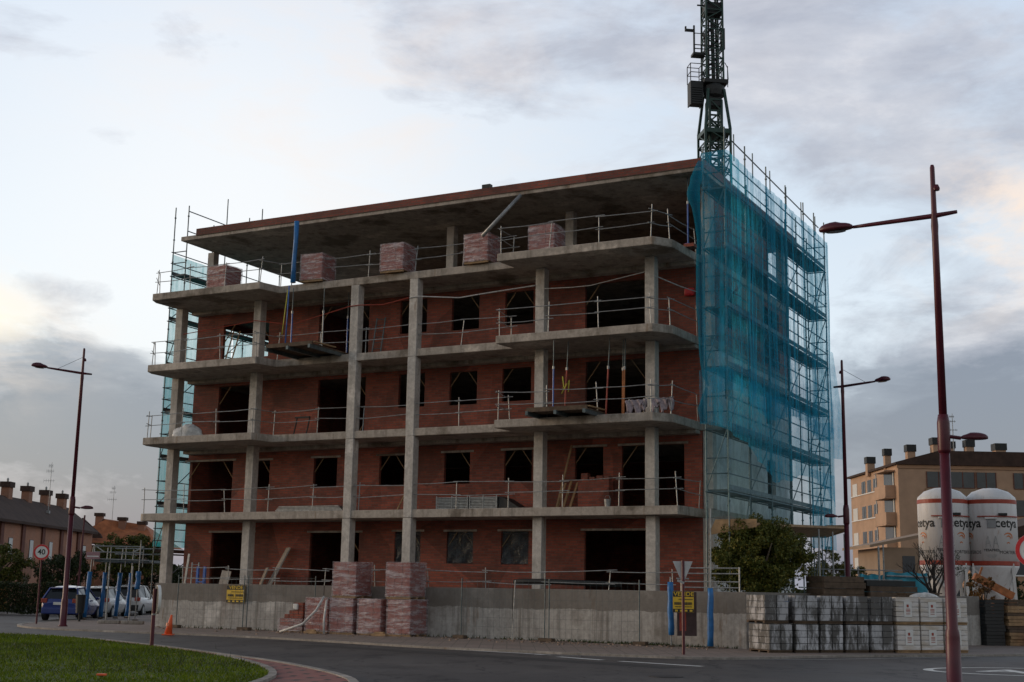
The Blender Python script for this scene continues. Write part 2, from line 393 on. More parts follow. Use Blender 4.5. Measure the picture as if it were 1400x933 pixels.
# painted lines
k=MB()
def line(pts,w): strip(k,pts,w,ROAD+.004,ROAD+.004,0,1)
def gp(x,y): return (x*1.032,y*1.032)
line([gp(-1.65,37.1),gp(.4,35.4),gp(1.1,34.7)],.2)
line([gp(.7,34.9),gp(2.7,34.35),gp(4.9,33.9),gp(8,34.8),gp(14.4,39.0)],.07)
line([gp(1.2,33.9),gp(2.2,32.6)],.24); line([gp(2.6,32.2),gp(4.3,30.5)],.24)
setting(k.build('road_marking',M['paint']))

def text_mesh(txt,size,depth=.0,bold=False):
    cu=bpy.data.curves.new('writing','FONT'); cu.body=txt; cu.size=size; cu.align_x='CENTER'; cu.align_y='CENTER'; cu.extrude=depth
    if bold: cu.offset=size*.018
    cu.resolution_u=3
    o=bpy.data.objects.new('tmp',cu); C.objects.link(o)
    dg=bpy.context.evaluated_depsgraph_get(); me=bpy.data.meshes.new_from_object(o.evaluated_get(dg))
    C.objects.unlink(o); bpy.data.objects.remove(o)
    vs=[tuple(v.co) for v in me.vertices]; fs=[tuple(p.vertices) for p in me.polygons]
    return vs,fs
def writing(name,txt,size,mat,parent,loc,rot=(PI/2,0,0),sx=1,bold=False,depth=.002):
    vs,fs=text_mesh(txt,size,depth,bold)
    me=bpy.data.meshes.new(name); me.from_pydata([(x*sx,y,z) for x,y,z in vs],[],fs); me.materials.append(mat)
    o=bpy.data.objects.new(name,me); C.objects.link(o); o.parent=parent; o.location=loc; o.rotation_euler=rot
    return o
# patched trench and a drain cover in the road
mb_=MB(); strip(mb_,[(-6.,39.2),(-1.,34.6),(3.5,30.4)],.9,ROAD+.003,ROAD+.003); setting(mb_.build('road_patch',simple('asphalt_patch',(.030,.028,.028),.8,.3,3,0,.3)))
mb_=MB(); mb_.lathe([(.34,ROAD+.002),(.34,ROAD+.010)],28,(3.2,27.4,0)); setting(mb_.build('road_drain_cover',simple('iron_cover',(.05,.045,.042),.6,.3,12,.4)))
# painted speed roundel on the road
k=MB(); cx,cy=12.25,31.5; N=48; vs=[];fs=[]
for i in range(N):
    t=2*PI*i/N
    for r in (1,.91): vs.append((cx+2.6*r*math.cos(t),cy+1.75*r*math.sin(t),ROAD+.004))
for i in range(N): a=2*i;b2=2*((i+1)%N); fs.append((a,b2,b2+1,a+1))
k.add(vs,fs)
vs,fs=text_mesh('40',2.0)
k.add([(cx+x*1.5,cy+y*1.1,ROAD+.004) for x,y,z in vs],fs)
setting(k.build('road_roundel',M['paint']))

# ------------------------------------------------------------------ the unfinished block
bld=thing('unfinished_apartment_building','five storey concrete frame block with red brick walls, unfinished and open fronted','building',L(0,0,0),-TH)
def bb(name,mb,mat,bevel=0,label=None,parent=None,smooth=False):
    o=mb.build(name,mat,parent or bld,smooth,bevel)
    if label: o['label']=label
    return o
Z=[1.18,4.48,7.48,10.48,13.48]            # floor levels
# floor slabs (plan outlines)
back=12.1
bb('floor_slab',MB().prism([(1.4,-.55),(23.2,-1.3),(23.4,back),(0,back),(0,.6),(1.4,.6)],.9,1.18),M['conc'])
bb('floor_slab',MB().prism([(-.66,.12),(-.45,0),(22.9,0),(23.0,.35),(23.05,2.0),(23.4,2.05),(23.4,back),(0,back),(-.66,back)],4.18,4.48),M['conc'],.02)
def bay(z):
    return MB().prism([(-.0,-.55),(.22,-1.0),(5.78,-1.0),(6.02,0),(16.62,0),(16.5,-1.1),(22.45,-1.1),(22.93,-.42),(23.05,2.0),(23.4,2.05),(23.4,back),(0,back)],z-.29,z)
for z in Z[2:]: bb('floor_slab',bay(z),M['conc'],.025)
# roof slab with thin overhang and brick rim
bb('roof_slab',MB().prism([(.35,.34),(23.72,.34),(23.72,back+.3),(.35,back+.3)],16.05,16.24),M['conc'],.02)
rim=MB(); rim.box(1.2,.30,16.19,23.75,.338,16.49); rim.box(1.2,.338,16.243,23.75,.53,16.49); rim.box(23.722,.34,16.19,23.76,back+.1,16.49); rim.box(1.2,.533,16.243,1.43,back+.1,16.48)
bb('roof_rim',rim,M['rimbrick'])
fl=MB().box(15.0,.36,16.5,15.35,.56,16.66); bb('roof_vent',fl,M['darksteel'])
# columns: one per storey, running past the slab edges with a construction joint
cols=[(0,.73),(4.17,.73),(9.51,-.03),(12.19,-.03),(17.31,.40),(21.58,.40)]
for i,(s,o) in enumerate(cols):
    zb=[0,4.19,7.19,10.19]; zt=[4.175,7.185,10.185,13.185]
    for a,b_ in zip(zb,zt):
        w=.36; dz=0
        j=random.uniform(-.012,.012)
        bb('column',MB().box(s+j,o,a,s+w+j,o+.38,b_),M['column'],.015)
# corner column and the attic columns
bb('column',MB().box(23.06,2.0,0,23.42,2.4,4.17),M['column'],.012)
for a,b_ in ((4.49,7.18),(7.49,10.18),(10.49,13.18),(13.49,16.04)): bb('column',MB().box(23.06,2.08,a,23.42,2.48,b_),M['column'],.012)
for s,o in ((.1,2.4),(11.95,3.0),(17.25,3.0),(8.0,6.2),(.1,11.2),(6.6,11.4),(23.0,6.5),(23.0,11.6)):
    bb('column',MB().box(s,o,13.49,s+.34,o+.34,16.04),M['column'],.012)
# brick front wall, one piece per storey, with real openings
def wall_mb(x0,x1,z0,z1,y0,y1,ops):
    xs=sorted({x0,x1}|{a for o in ops for a in (o[0],o[1])})
    mb=MB()
    for a,b_ in zip(xs[:-1],xs[1:]):
        mid=(a+b_)/2; cuts=sorted([(o[2],o[3]) for o in ops if o[0]<mid<o[1]]); z=z0
        for c,d in cuts:
            if c>z+.01: mb.box(a,y0,z,b_,y1,c)
            z=d
        if z<z1-.01: mb.box(a,y0,z,b_,y1,z1)
    return mb
ops={0:[(1.55,3.7,1.19,3.78),(6.58,8.93,1.19,3.75),(10.57,11.74,2.56,3.77),(12.9,14.04,2.58,3.76),(15.22,16.36,2.55,3.76),(18.6,21.0,1.19,3.76)],
 1:[(.05,2.48,4.49,6.76),(3.71,4.4,5.55,6.72),(6.6,7.75,5.55,6.73),(9.75,10.91,5.55,6.72),(12.7,13.83,5.55,6.74),(15.3,16.45,5.57,6.75),(18.2,19.32,5.57,6.76),(20.04,22.4,4.49,6.76)],
 2:[(1.5,3.75,7.49,9.94),(6.65,8.97,7.49,9.93),(10.53,11.73,8.59,9.92),(12.85,14.06,8.57,9.86),(15.15,16.37,8.6,9.86),(18.6,20.95,7.49,9.9)],
 3:[(1.57,4.0,11.1,12.62),(6.56,9.02,10.49,12.98),(10.5,11.74,11.54,12.88),(12.87,14.09,11.5,12.83),(15.22,16.43,11.52,12.81),(18.57,20.95,10.49,12.81)]}
for k_,o in ops.items():
    z0=Z[k_]+.004; z1=Z[k_+1]-.305
    bb('brick_wall',wall_mb(.12,23.05,z0,z1,2.0,2.14,o),M['brick'])
    # lintels over the openings of the two lower storeys, timber props in the corners of every opening
    for (a,b_,c,d) in o:
        if k_ in(0,1) : bb('lintel',MB().box(a-.15,1.985,d,b_+.15,2.0,d+.075),M['conc'])
        for sx in (0,1):
            if random.random()<.35: continue
            l=.55 if b_-a<1.6 else .75
            x=a if sx==0 else b_; q=1 if sx==0 else -1
            bb('opening_brace',MB().bar((x+q*.02,2.08,d-l),(x+q*l*.75,2.08,d-.02),.05,.02),M['wood'])
        if b_-a>1.6 and k_==2:
            bb('opening_brace',MB().bar((b_-.02,2.08,c+.6),(b_-.45,2.08,c+.02),.05,.02),M['wood'])
# clear plastic over the ground storey windows
m,nt,b=nodes('window_plastic'); v=ocoord(nt)
w=noise(nt,v,3,6,.7); b.inputs['Base Color'].default_value=(.07,.085,.10,1); b.inputs['Roughness'].default_value=.22
nt.links.new(ramp(nt,w,[(.35,.30),(.65,.75)]),b.inputs['Alpha']); bump(nt,b,w,1,.08); M['plastic']=m
for (a,b_,c,d) in ops[0][2:5]:
    mb=MB(); nx,nz_=14,14
    for i in range(nx+1):
        for j in range(nz_+1):
            x=a+.02+(b_-a-.04)*i/nx; z=c+.02+(d-c-.04)*j/nz_
            mb.v.append((x,2.06+.035*math.sin(5*x+3*z+a)+.02*math.sin(11*x-9*z),z))
    for i in range(nx):
        for j in range(nz_):
            q=i*(nz_+1)+j; mb.f.append([q,q+nz_+1,q+nz_+2,q+1]); mb.m.append(0)
    bb('plastic_sheet',mb,M['plastic'],smooth=True)
# side and rear walls, plus unseen inner walls added to keep light out
left_ops={3:[(3.6,8.3,10.95,12.9)]}
for k_ in range(4):
    z0=Z[k_]+.004; z1=Z[k_+1]-.305
    mb=wall_mb(2.15,back-.1,z0,z1,.02,.16,left_ops.get(k_,[])); mb.v=[(p[1],p[0],p[2]) for p in mb.v]
    bb('side_wall',mb,M['brick'])
    bb('rear_wall',MB().box(.2,back-.2,z0,23.2,back-.06,z1),M['brick'])
    bb('light_block_wall',MB().box(4.6,2.15,z0,4.72,back-.21,z1) if k_!=3 else MB().box(5.4,2.15,z0,5.52,back-.21,z1),M['brick'])
M['render']=concrete('grey_render',(.78,.78,.76),(.52,.52,.51),.45)
ro={0:[],1:[(8.6,9.7,4.9,6.8)],2:[(3.6,4.5,8.5,9.7),(8.6,9.7,8.2,9.7)],3:[(3.2,5.0,11.2,12.7),(8.4,10.6,10.6,12.9)]}
for k_ in range(4):
    z0=Z[k_]+.004 if k_ else .0; z1=Z[k_+1]-.305
    mb=wall_mb(2.5,back,z0,z1,23.2,23.38,ro[k_]); mb.v=[(p[1],p[0],p[2]) for p in mb.v]
    bb('gable_wall',mb,M['render'] if k_<3 else M['brick'])
bb('attic_parapet',MB().box(.05,4.6,13.484,.2,11.0,14.0),M['brick'])
bb('attic_wall',MB().box(5.6,9.4,13.484,22.9,9.55,16.04),M['brick'])
bb('attic_wall',MB().box(23.2,2.5,13.484,23.34,9.4,16.04),M['brick'])
bb('attic_wall',MB().box(5.6,9.56,13.484,5.75,back-.3,16.04),M['brick'])
# beam soffit line along the front wall head
for z in (7.48,10.48,13.48): bb('edge_beam',MB().box(.12,1.55,z-.42,23.0,1.99,z-.292),M['conc'],.01)

# ------------------------------------------------------------------ retaining wall round the site
wl=thing('concrete_wall','stained grey concrete wall at the foot of the unfinished block, as tall as a man','wall',L(1.3,-.9,0),-TH)
def loc_(s,o): return (s-1.3,o+.9)
pts=[loc_(1.3,7.5),loc_(1.3,-.9),loc_(9.5,-.98),loc_(17.5,-1.35),loc_(25.9,-2.2),loc_(31.2,8.4)]
for i,(a,b_) in enumerate(zip(pts[:-1],pts[1:])):
    mb=MB(); a=Vector(a); b_=Vector(b_); d=(b_-a).normalized(); n=Vector((-d.y,d.x))*.25
    if i in(1,2,3): e=b_-d*.02
    else: e=b_-d*.26
    mb.prism([tuple(a),tuple(e),tuple(e+n),tuple(a+n)],-.1,1.68)
    mb.build('wall_panel',M['wallc'],wl,bevel=.015)
# weeds along the foot of the wall
m,nt,b=nodes('weeds'); b.inputs['Base Color'].default_value=(.06,.075,.025,1); b.inputs['Roughness'].default_value=.9; M['weed']=m
mb=MB()
for i in range(900):
    s=random.choice([random.gauss(20.5,2.5),random.uniform(2,25),random.gauss(23,1.)]); s=min(max(s,1.5),25.6)
    o=np.interp(s,[1.3,9.5,17.5,25.9],[-.9,-.98,-1.35,-2.2])-random.uniform(.03,.22); h=random.uniform(.03,.13); p=L(s,o,0); a=random.uniform(0,PI); q=Vector((math.cos(a),math.sin(a),0))*.02
    mb.add([p-q,p+q,p+Vector((random.gauss(0,.04),random.gauss(0,.04),h))],[(0,1,2)])
o=mb.build('weeds',M['weed']); setting(o,'stuff','low dry weeds along the foot of the concrete wall'); o['category']='weeds'

mb=MB(); r_=random.Random(31)
for i in range(420):
    s=r_.choice([r_.uniform(2,25.5),r_.gauss(11,2.2),r_.gauss(21,2)]); o=np.interp(s,[1.3,9.5,17.5,25.9],[-.9,-.98,-1.35,-2.2])-abs(r_.gauss(0,1.1))-.1; p=L(s,o,0)
    if p.y<36.2: continue
    q=r_.uniform(.012,.05); a=r_.uniform(0,PI); i0=len(mb.v); mb.box(-q,-q*.7,0,q,q*.7,q*.8); mb.xform(Matrix.Translation(p)@Matrix.Rotation(a,4,'Z'),i0)
o=mb.build('rubble',simple('rubble_stone',(.26,.19,.15),.9,.5,3)); setting(o,'stuff','small stones and brick crumbs scattered on the pavement'); o['category']='rubble'

# ------------------------------------------------------------------ guard rails on every floor edge
def guard(name_label,path,z,spacing,h=1.0,seed=1,tilt=.05,group='guard rails on the open floors',skip=()):
    rnd=random.Random(seed)
    o0=path[0]; t=thing('guard_rail',name_label,'guard rail',L(o0[0],o0[1],z),-TH,group)
    P=[Vector((p[0]-o0[0],p[1]-o0[1],0)) for p in path]
    tops=[]
    posts=[]
    for a,b_ in zip(P[:-1],P[1:]):
        n=max(1,round((b_-a).length/spacing))
        for i in range(n+(1 if b_ is P[-1] else 0)):
            posts.append(a+(b_-a)*i/n)
    for i,p in enumerate(posts):
        hh=h*rnd.uniform(.93,1.15); lx=rnd.gauss(0,tilt); ly=rnd.gauss(0,tilt*.5)
        MB().cyl(p+Vector((0,0,-.1)),p+Vector((lx,ly,hh)),.017,n=6).build('post',M['rail'],t)
        tops.append((p,Vector((lx,ly,hh)),hh))
    for lev in (.52,.93):
        i=0
        while i<len(tops)-1:
            a,at,ah=tops[i]; b_,bt,bh=tops[i+1]
            if i in skip: i+=1; continue
            pa=a+Vector((at.x*lev,at.y*lev-.03,h*lev+rnd.uniform(-.05,.06))); pb=b_+Vector((bt.x*lev,bt.y*lev-.03,h*lev+rnd.uniform(-.05,.06)))
            d=(pb-pa).normalized(); ex=rnd.uniform(.05,.28)
            mid=(pa+pb)/2-Vector((0,0,rnd.uniform(0,.035)))
            MB().tube([pa-d*.12,mid,pb+d*ex],.015,6).build('rail',M['rail'],t)
            i+=1
guard('galvanised guard rail of the ground storey, directly above the concrete wall',[(2.4,-.55),(23.2,-1.25)],1.35,2.2,.98,3)
guard('guard rail on the first floor edge, straight along the whole front',[(-.5,.12),(22.85,.12),(22.95,1.9)],4.48,2.18,1.0,5)
bp=[(.15,-.5),(.35,-.9),(5.7,-.9),(5.95,.12),(16.5,.12),(16.6,-.98),(22.35,-.98),(22.82,-.4),(22.95,1.9)]
guard('guard rail on the second floor edge, broken by the loading platform near the right end',bp,7.48,2.1,1.0,8)
guard('guard rail on the third floor edge, with red tape behind it',bp,10.48,2.1,1.0,12)
guard('topmost guard rail, in front of the row of brick pallets under the roof',bp,13.48,2.1,1.0,21)
# ------------------------------------------------------------------ brick pallets
m,nt,b=nodes('hollow_bricks'); v=rnd_coord(nt); gi=nt.nodes.new('ShaderNodeObjectInfo')
n=noise(nt,v,7,4); c=ramp(nt,n,[(.3,(.24,.05,.035)),(.7,(.38,.10,.07))])
nt.links.new(c,b.inputs['Base Color']); b.inputs['Roughness'].default_value=.75; M['hollow']=m
m,nt,b=nodes('stretch_film'); v=rnd_coord(nt)
w1=noise(nt,v,1.5,7,.75,(1,1,6)); w2=noise(nt,v,9,5,.7,(1,1,3))
b.inputs['Base Color'].default_value=(.60,.52,.54,1); b.inputs['Roughness'].default_value=.3
nt.links.new(ramp(nt,w1,[(.36,.08),(.50,.30),(.62,.82)]),b.inputs['Alpha']); bump(nt,b,w2,.8,.03); M['film']=m
def make_pack(rows=6,film=True,w=.95,d=1.1,h=1.17,name='brick_pallet'):
    t=thing(name,'x','brick pallet')
    mb=MB()
    for y in (.08,d/2,d-.08):
        mb.box(0,y-.05,.0,w,y+.05,.07)
    for i in range(6): x=w*(i+.5)/6; mb.box(x-.05,0,.073,x+.05,d,.093)
    mb.build('pallet',M['wood'],t)
    mb=MB(); rh=(h-.1)/rows; nx=3; ny=4
    for k in range(rows):
        for i in range(nx):
            for j in range(ny):
                e=.006; jx=random.uniform(-.008,.008); jy=random.uniform(-.008,.008)
                x0=.02+(w-.04)*i/nx; y0=.02+(d-.04)*j/ny
                mb.box(x0+e+jx,y0+e+jy,.1+k*rh+.004,x0+(w-.04)/nx-e+jx,y0+(d-.04)/ny-e+jy,.1+(k+1)*rh-.004)
    mb.build('brick_stack',M['hollow'],t)
    if film:
        mb=MB(); n=10; prof=[]; hz=[.06+(h+.02-.06)*i/9 for i in range(10)]
        ring=[]
        for i in range(n): ring.append((w*i/n,0,0,-1))
        for i in range(n): ring.append((w,d*i/n,1,0))
        for i in range(n): ring.append((w-w*i/n,d,0,1))
        for i in range(n): ring.append((0,d-d*i/n,-1,0))
        for z in hz:
            for (x,y,ax,ay) in ring:
                k=.014+.012*math.sin(z*17+x*5+y*7)+random.uniform(0,.01)
                mb.v.append((x+ax*k+(.012 if x>=w-.001 else -.012 if x<=.001 else 0),y+ay*k,z))
        N=len(ring)
        for a in range(9):
            for i in range(N): mb.f.append([a*N+i,a*N+(i+1)%N,(a+1)*N+(i+1)%N,(a+1)*N+i]); mb.m.append(0)
        mb.v.append((w/2,d/2,h+.025)); cc=len(mb.v)-1
        for i in range(N): mb.f.append([9*N+i,9*N+(i+1)%N,cc]); mb.m.append(0)
        mb.build('plastic_wrap',M['film'],t)
    return t
G1='brick pallets on the top floor'; G2='brick pallets in front of the concrete wall'
pk_=make_pack(6,True,1.0,1.0,1.12); 
labs=['wrapped red brick pallet at the left end of the top floor','wrapped red brick pallet on the top floor just right of the blue tube','brick pallet on the top floor between the blue tube and the bare attic column','wrapped red brick pallet on the top floor just right of the bare attic column','palest wrapped brick pallet on the top floor, near the hanging grey tube']
for i,(s,lb) in enumerate(zip((2.35,7.15,10.95,14.6,17.35),labs)):
    t=pk_ if i==0 else dup(pk_,lb)
    t['label']=lb; t['group']=G1; t.location=L(s,-.25+random.uniform(-.08,.1),13.485); t.rotation_euler=(0,0,-TH+random.uniform(-.05,.05))
pg=make_pack(5,True,.95,1.1,1.24)
spots=[(9.55,-2.15,0,'wrapped brick pallet on the pavement with nothing on it, right of the opened brick pallet'),
 (10.68,-2.25,0,'wrapped brick pallet on the pavement carrying the left one of the two raised pallets'),
 (11.86,-2.25,0,'greyest wrapped brick pallet on the pavement, right of the two that form a tall stack'),
 (13.1,-2.3,0,'wrapped brick pallet on the pavement under the right one of the two raised pallets'),
 (10.78,-2.3,1.262,'left one of the two raised brick pallets standing on others'),
 (13.06,-2.36,1.262,'right one of the two raised brick pallets standing on others')]
for i,(s,o,z,lb) in enumerate(spots):
    t=pg if i==0 else dup(pg,lb)
    t['label']=lb; t['group']=G2; t.location=L(s,o,z); t.rotation_euler=(0,0,-TH+random.uniform(-.06,.06))
# the opened pallet: stepped remains of a stack
t=thing('opened_brick_pallet','half used stepped stack of dark red bricks with a white plastic scrap','brick pallet',L(8.3,-2.05,0),-TH,G2)
mb=MB(); [mb.box(0,y-.05,0,1.05,y+.05,.07) for y in (.08,.5,.95)]; mb.build('pallet',M['wood'],t)
mb=MB()
for k,n in enumerate((5,5,5,4,3,2,2)):
    for i in range(n):
        for j in range(4):
            x0=1.05-(i+1)*.2+random.uniform(-.01,.01); mb.box(x0,.02+j*.25,.09+k*.14,x0+.19,.25+j*.25,.09+k*.14+.13)
mb.build('brick_stack',M['brick'],t)
o=MB().box(-.02,-.02,.05,1.07,1.02,.50).build('plastic_wrap',M['film'],t)
mb=MB(); mb.prism([(.62,-.03),(.84,-.04),(.86,.2),(.6,.18)],.80,1.02); mb.build('plastic_scrap',M['whitep'],t,bevel=.04)
# white plastic pipe leaning over the pallets
mb=MB(); mb.tube([L(8.8,-2.6,.03),L(9.7,-2.5,.32),L(10.2,-2.42,.8),L(10.5,-2.38,1.3)],.045,8); tag(mb.build('plastic_pipe',M['whitep'],smooth=True),'bent pale plastic pipe leaning on the wrapped brick pallets','pipe')
mb=MB(); mb.tube([L(10.6,-2.45,.0),L(10.55,-2.4,.5),L(10.58,-2.35,1.15),L(10.66,-2.3,1.24)],.04,8); tag(mb.build('plastic_pipe',M['whitep'],smooth=True),'short upright pale pipe between two brick pallets','pipe')
# loose bricks on the pavement
for (s,o) in ((9.9,-2.7),(12.8,-2.75)):
    mb=MB(); mb.box(0,0,0,.55,.16,.09); mb.box(.1,.02,.092,.45,.14,.15)
    q=tag(mb.build('timber_offcut',M['wood'],bevel=.01),'short timber offcut lying before the brick pallets, '+('on the left' if s<11 else 'on the right'),'timber','timber offcuts by the pallets'); q.location=L(s,o,0); q.rotation_euler=(0,0,-TH)

# ------------------------------------------------------------------ loading platforms and their props
def prop(s,o,z0,z1,mat,lab,blue=True,lean=(0,0),r=.035,group='props under the slabs'):
    t=thing('steel_prop',lab,'prop',L(s,o,z0),-TH,group); r=r*.8
    h=z1-z0; v=Vector((lean[0],lean[1],h))
    MB().cyl((0,0,0),v*.62,r).build('outer_tube',mat,t); MB().cyl(v*.62,v,r*.6).build('inner_tube',M['scaf'],t)
    MB().box(-.09,-.09,0,.09,.09,.012).build('base_plate',mat,t); MB().cyl(v*.60,v*.64,r*1.5).build('collar',M['galv'],t)
    return t
def platform(s0,s1,z,lab,tiltx):
    t=thing('loading_platform',lab,'platform',L(s0,-1.9,z),-TH,'loading platforms sticking out of the front')
    w=s1-s0
    mb=MB(); mb.box(0,0,0,w,2.4,.05); mb.build('deck_board',M['wooddk'],t)
    for x in (.06,w/2,w-.06): MB().box(x-.05,-.15,-.14,x+.05,2.9,-.003).build('beam',M['scaf'],t)
    MB().box(0,-.06,-.02,w,-.003,.13).build('toe_board',M['wooddk'],t)
    MB().bar((w+.03,0,.1),(w+.03,1.4,.12),.12,.04).build('side_board',M['wood'],t)
platform(7.0,9.15,10.56,'dark loading platform on the third floor edge in the left half of the front',0)
platform(18.2,20.45,7.58,'dark loading platform on the second floor edge towards the right of the front',0)
prop(7.15,-.6,10.62,13.17,M['bluesteel'],'grey blue prop at the front left corner of the third floor loading platform')
prop(8.35,-.2,10.62,13.17,M['galv'],'thin grey prop near the middle of the third floor loading platform')
prop(8.75,.9,10.5,13.17,M['bluesteel'],'left one of two blue props behind the third floor platform, beside the concrete column')
prop(9.2,1.2,10.5,13.17,M['bluesteel'],'right one of two blue props behind the third floor platform, beside the concrete column')
prop(18.75,-1.0,7.64,10.17,M['bluesteel'],'grey blue prop at the left end of the second floor loading platform')
prop(19.0,-.6,7.64,10.17,M['redprop'],'short orange red prop behind the blue one on the second floor platform',lean=(.12,0))
prop(20.55,-.6,7.5,10.17,M['redprop'],'brightest red prop right of the second floor loading platform',lean=(.14,0))
prop(20.95,-.1,7.5,10.17,M['orangep'],'left one of a close pair of brown props before the wide second floor opening',lean=(.03,0))
prop(21.08,-.3,7.5,10.17,M['orangep'],'right one of a close pair of brown props before the wide second floor opening',lean=(.06,0))
prop(23.0,.9,13.62,16.04,M['bluesteel'],'bright blue prop under the right end of the roof, next to the netting')
t=thing('brick_pad','few bricks stacked under the blue prop at the right end of the top floor','bricks',L(22.85,.75,13.484),-TH); MB().box(0,0,0,.42,.42,.06).build('brick_course',M['brick'],t); MB().box(.03,.03,.064,.4,.4,.13).build('brick_course',M['brick'],t)
# yellow and orange straps hanging at the platforms
mb=MB(); mb.tube([L(19.05,-.9,8.9),L(19.1,-.9,8.55),L(19.02,-.9,8.3),L(19.2,-.9,8.6),L(19.3,-.9,8.75),L(19.28,-.9,8.35)],.022,6); tag(mb.build('strap',M['yellow'],smooth=True),'tangled yellow green strap hanging over the second floor platform','strap')
mb=MB(); mb.tube([L(6.95,-.7,13.1),L(6.9,-.75,12.2),L(6.85,-.8,11.3)],.02,6); tag(mb.build('strap',M['yellow'],smooth=True),'straight yellow strap hanging beside the third floor platform','strap')
# blue tube under the roof
mb=MB(); mb.tube([L(6.85,-.2,16.03),L(6.86,-.22,15.2),L(6.84,-.25,14.3),L(6.88,-.3,13.49)],[.10,.09,.09,.11],10); tag(mb.build('debris_tube',M['blue'],smooth=True),'dark blue plastic tube hanging from the roof to the top floor','tube')
mb=MB(); mb.tube([L(7.2,-.95,13.2),L(7.2,-.98,12.2),L(7.18,-1.0,10.62)],[.024,.022,.03],8); tag(mb.build('hose',M['bluesteel'],smooth=True),'thin blue hose dropping from the top floor to the third floor','hose')
mb=MB(); mb.cyl(L(15.6,-.6,14.35),L(16.75,.2,16.0),.07,n=10); tag(mb.build('hanging_tube',M['galv'],smooth=True),'grey metal tube hanging at a slant under the roof','tube')
# red and white tape round the columns of the third floor
mb=MB(); zt=12.35
pts=[(.5,.7,12.05),(4.1,.65,12.3),(4.35,.6,12.32),(6.2,.6,12.0),(9.5,-.06,12.35),(9.9,-.06,12.36),(11.0,.0,12.3),(12.15,-.06,12.45)]
mb.tube([L(*p) for p in pts],.018,4); tag(mb.build('warning_tape',M['redprop']),'sagging red warning tape tied between the columns of the third floor','tape')
pts=[(12.2,-.06,12.45),(12.6,-.06,12.47),(14.3,.1,12.3),(15.2,.1,12.36),(17.3,.38,12.55)]
mb=MB(); mb.tube([L(*p) for p in pts],.02,4); tag(mb.build('cord',M['whitep']),'white cord tied between the middle and right columns of the third floor','cord')
pts=[(17.67,.4,12.4),(18.8,.4,12.35),(19.5,.4,12.35),(21.6,.4,12.65)]
mb=MB(); mb.tube([L(*p) for p in pts],.014,4); tag(mb.build('cord',M['whitep']),'thin cord across the wide third floor opening on the right','cord')
pts=[(21.9,.4,12.5),(22.6,1.2,12.2),(23.0,1.9,12.1)]
mb=MB(); mb.tube([L(*p) for p in pts],.018,4); tag(mb.build('cord',M['whitep']),'short cord from the last column of the third floor to the red box','cord')
# red box on the third floor wall
t=thing('alarm_box','small red box fixed to the third floor brick wall beside the netting','box',L(22.5,1.8,12.0),-TH); MB().box(0,0,0,.36,.19,.28).build('case',M['red'],t,bevel=.05); MB().box(.05,-.02,.05,.31,-.003,.22).build('lid',M['red'],t,bevel=.01)
# white sacks
def sack(name,lab,s,o,z,w,d,h,cat='sack',seed=1):
    r=random.Random(seed); mb=MB(); n=22; k=12; ph=[r.uniform(0,6) for _ in range(6)]
    for i in range(k+1):
        a=PI/2*i/k
        for j in range(n):
            t_=2*PI*j/n; q=1+.12*math.sin(3*t_+ph[0]+a*3)+.09*math.sin(7*t_+ph[1])+.05*math.sin(13*t_+ph[2]+5*a)
            mb.v.append((w/2*math.cos(t_)*math.cos(a)**.6*q,d/2*math.sin(t_)*math.cos(a)**.6*q,h*math.sin(a)*(1+.15*math.sin(2*t_+ph[3])+.1*math.sin(5*t_+ph[4]))))
    for i in range(k):
        for j in range(n): mb.f.append([i*n+j,i*n+(j+1)%n,(i+1)*n+(j+1)%n,(i+1)*n+j]); mb.m.append(0)
    q=mb.build(name,M['whitep'],smooth=True); q.location=L(s,o,z); q.rotation_euler=(0,0,-TH); tag(q,lab,cat); return q
sack('plastic_heap','crumpled white plastic heap on the second floor at the far left',1.9,-.2,7.485,1.45,.9,.5,'plastic',3)
t=thing('sack_stand','white sacks hung on a low metal stand around the last second floor column','sacks',L(21.3,-.35,7.485),-TH)
for x in (.0,.55,1.0,1.5): MB().cyl((x,0,0),(x,.0,.58),.02,n=6).build('leg',M['galv'],t)
for i,(x,w,z,h) in enumerate(((.25,.7,.12,.42),(1.2,.75,.2,.36))):
    mb=MB(); nn=14; 
    for a in range(nn+1):
        for b2 in range(9):
            x_=x-w/2+w*a/nn; z_=z+h*b2/8-(.12*math.sin(a*.9+i)+.1*math.sin(a*2.1)) *(b2/8<.4)
            mb.v.append((x_,-.03+.05*math.sin(a*1.3+b2*.7+i),z_))
    for a in range(nn):
        for b2 in range(8): q=a*9+b2; mb.f.append([q,q+9,q+10,q+1]); mb.m.append(0)
    ob=mb.build('sack',simple('lilac_sack',(.36,.30,.33),.7,.3,9,0,.5),t,smooth=True); sm=ob.modifiers.new('solid','SOLIDIFY'); sm.thickness=.08
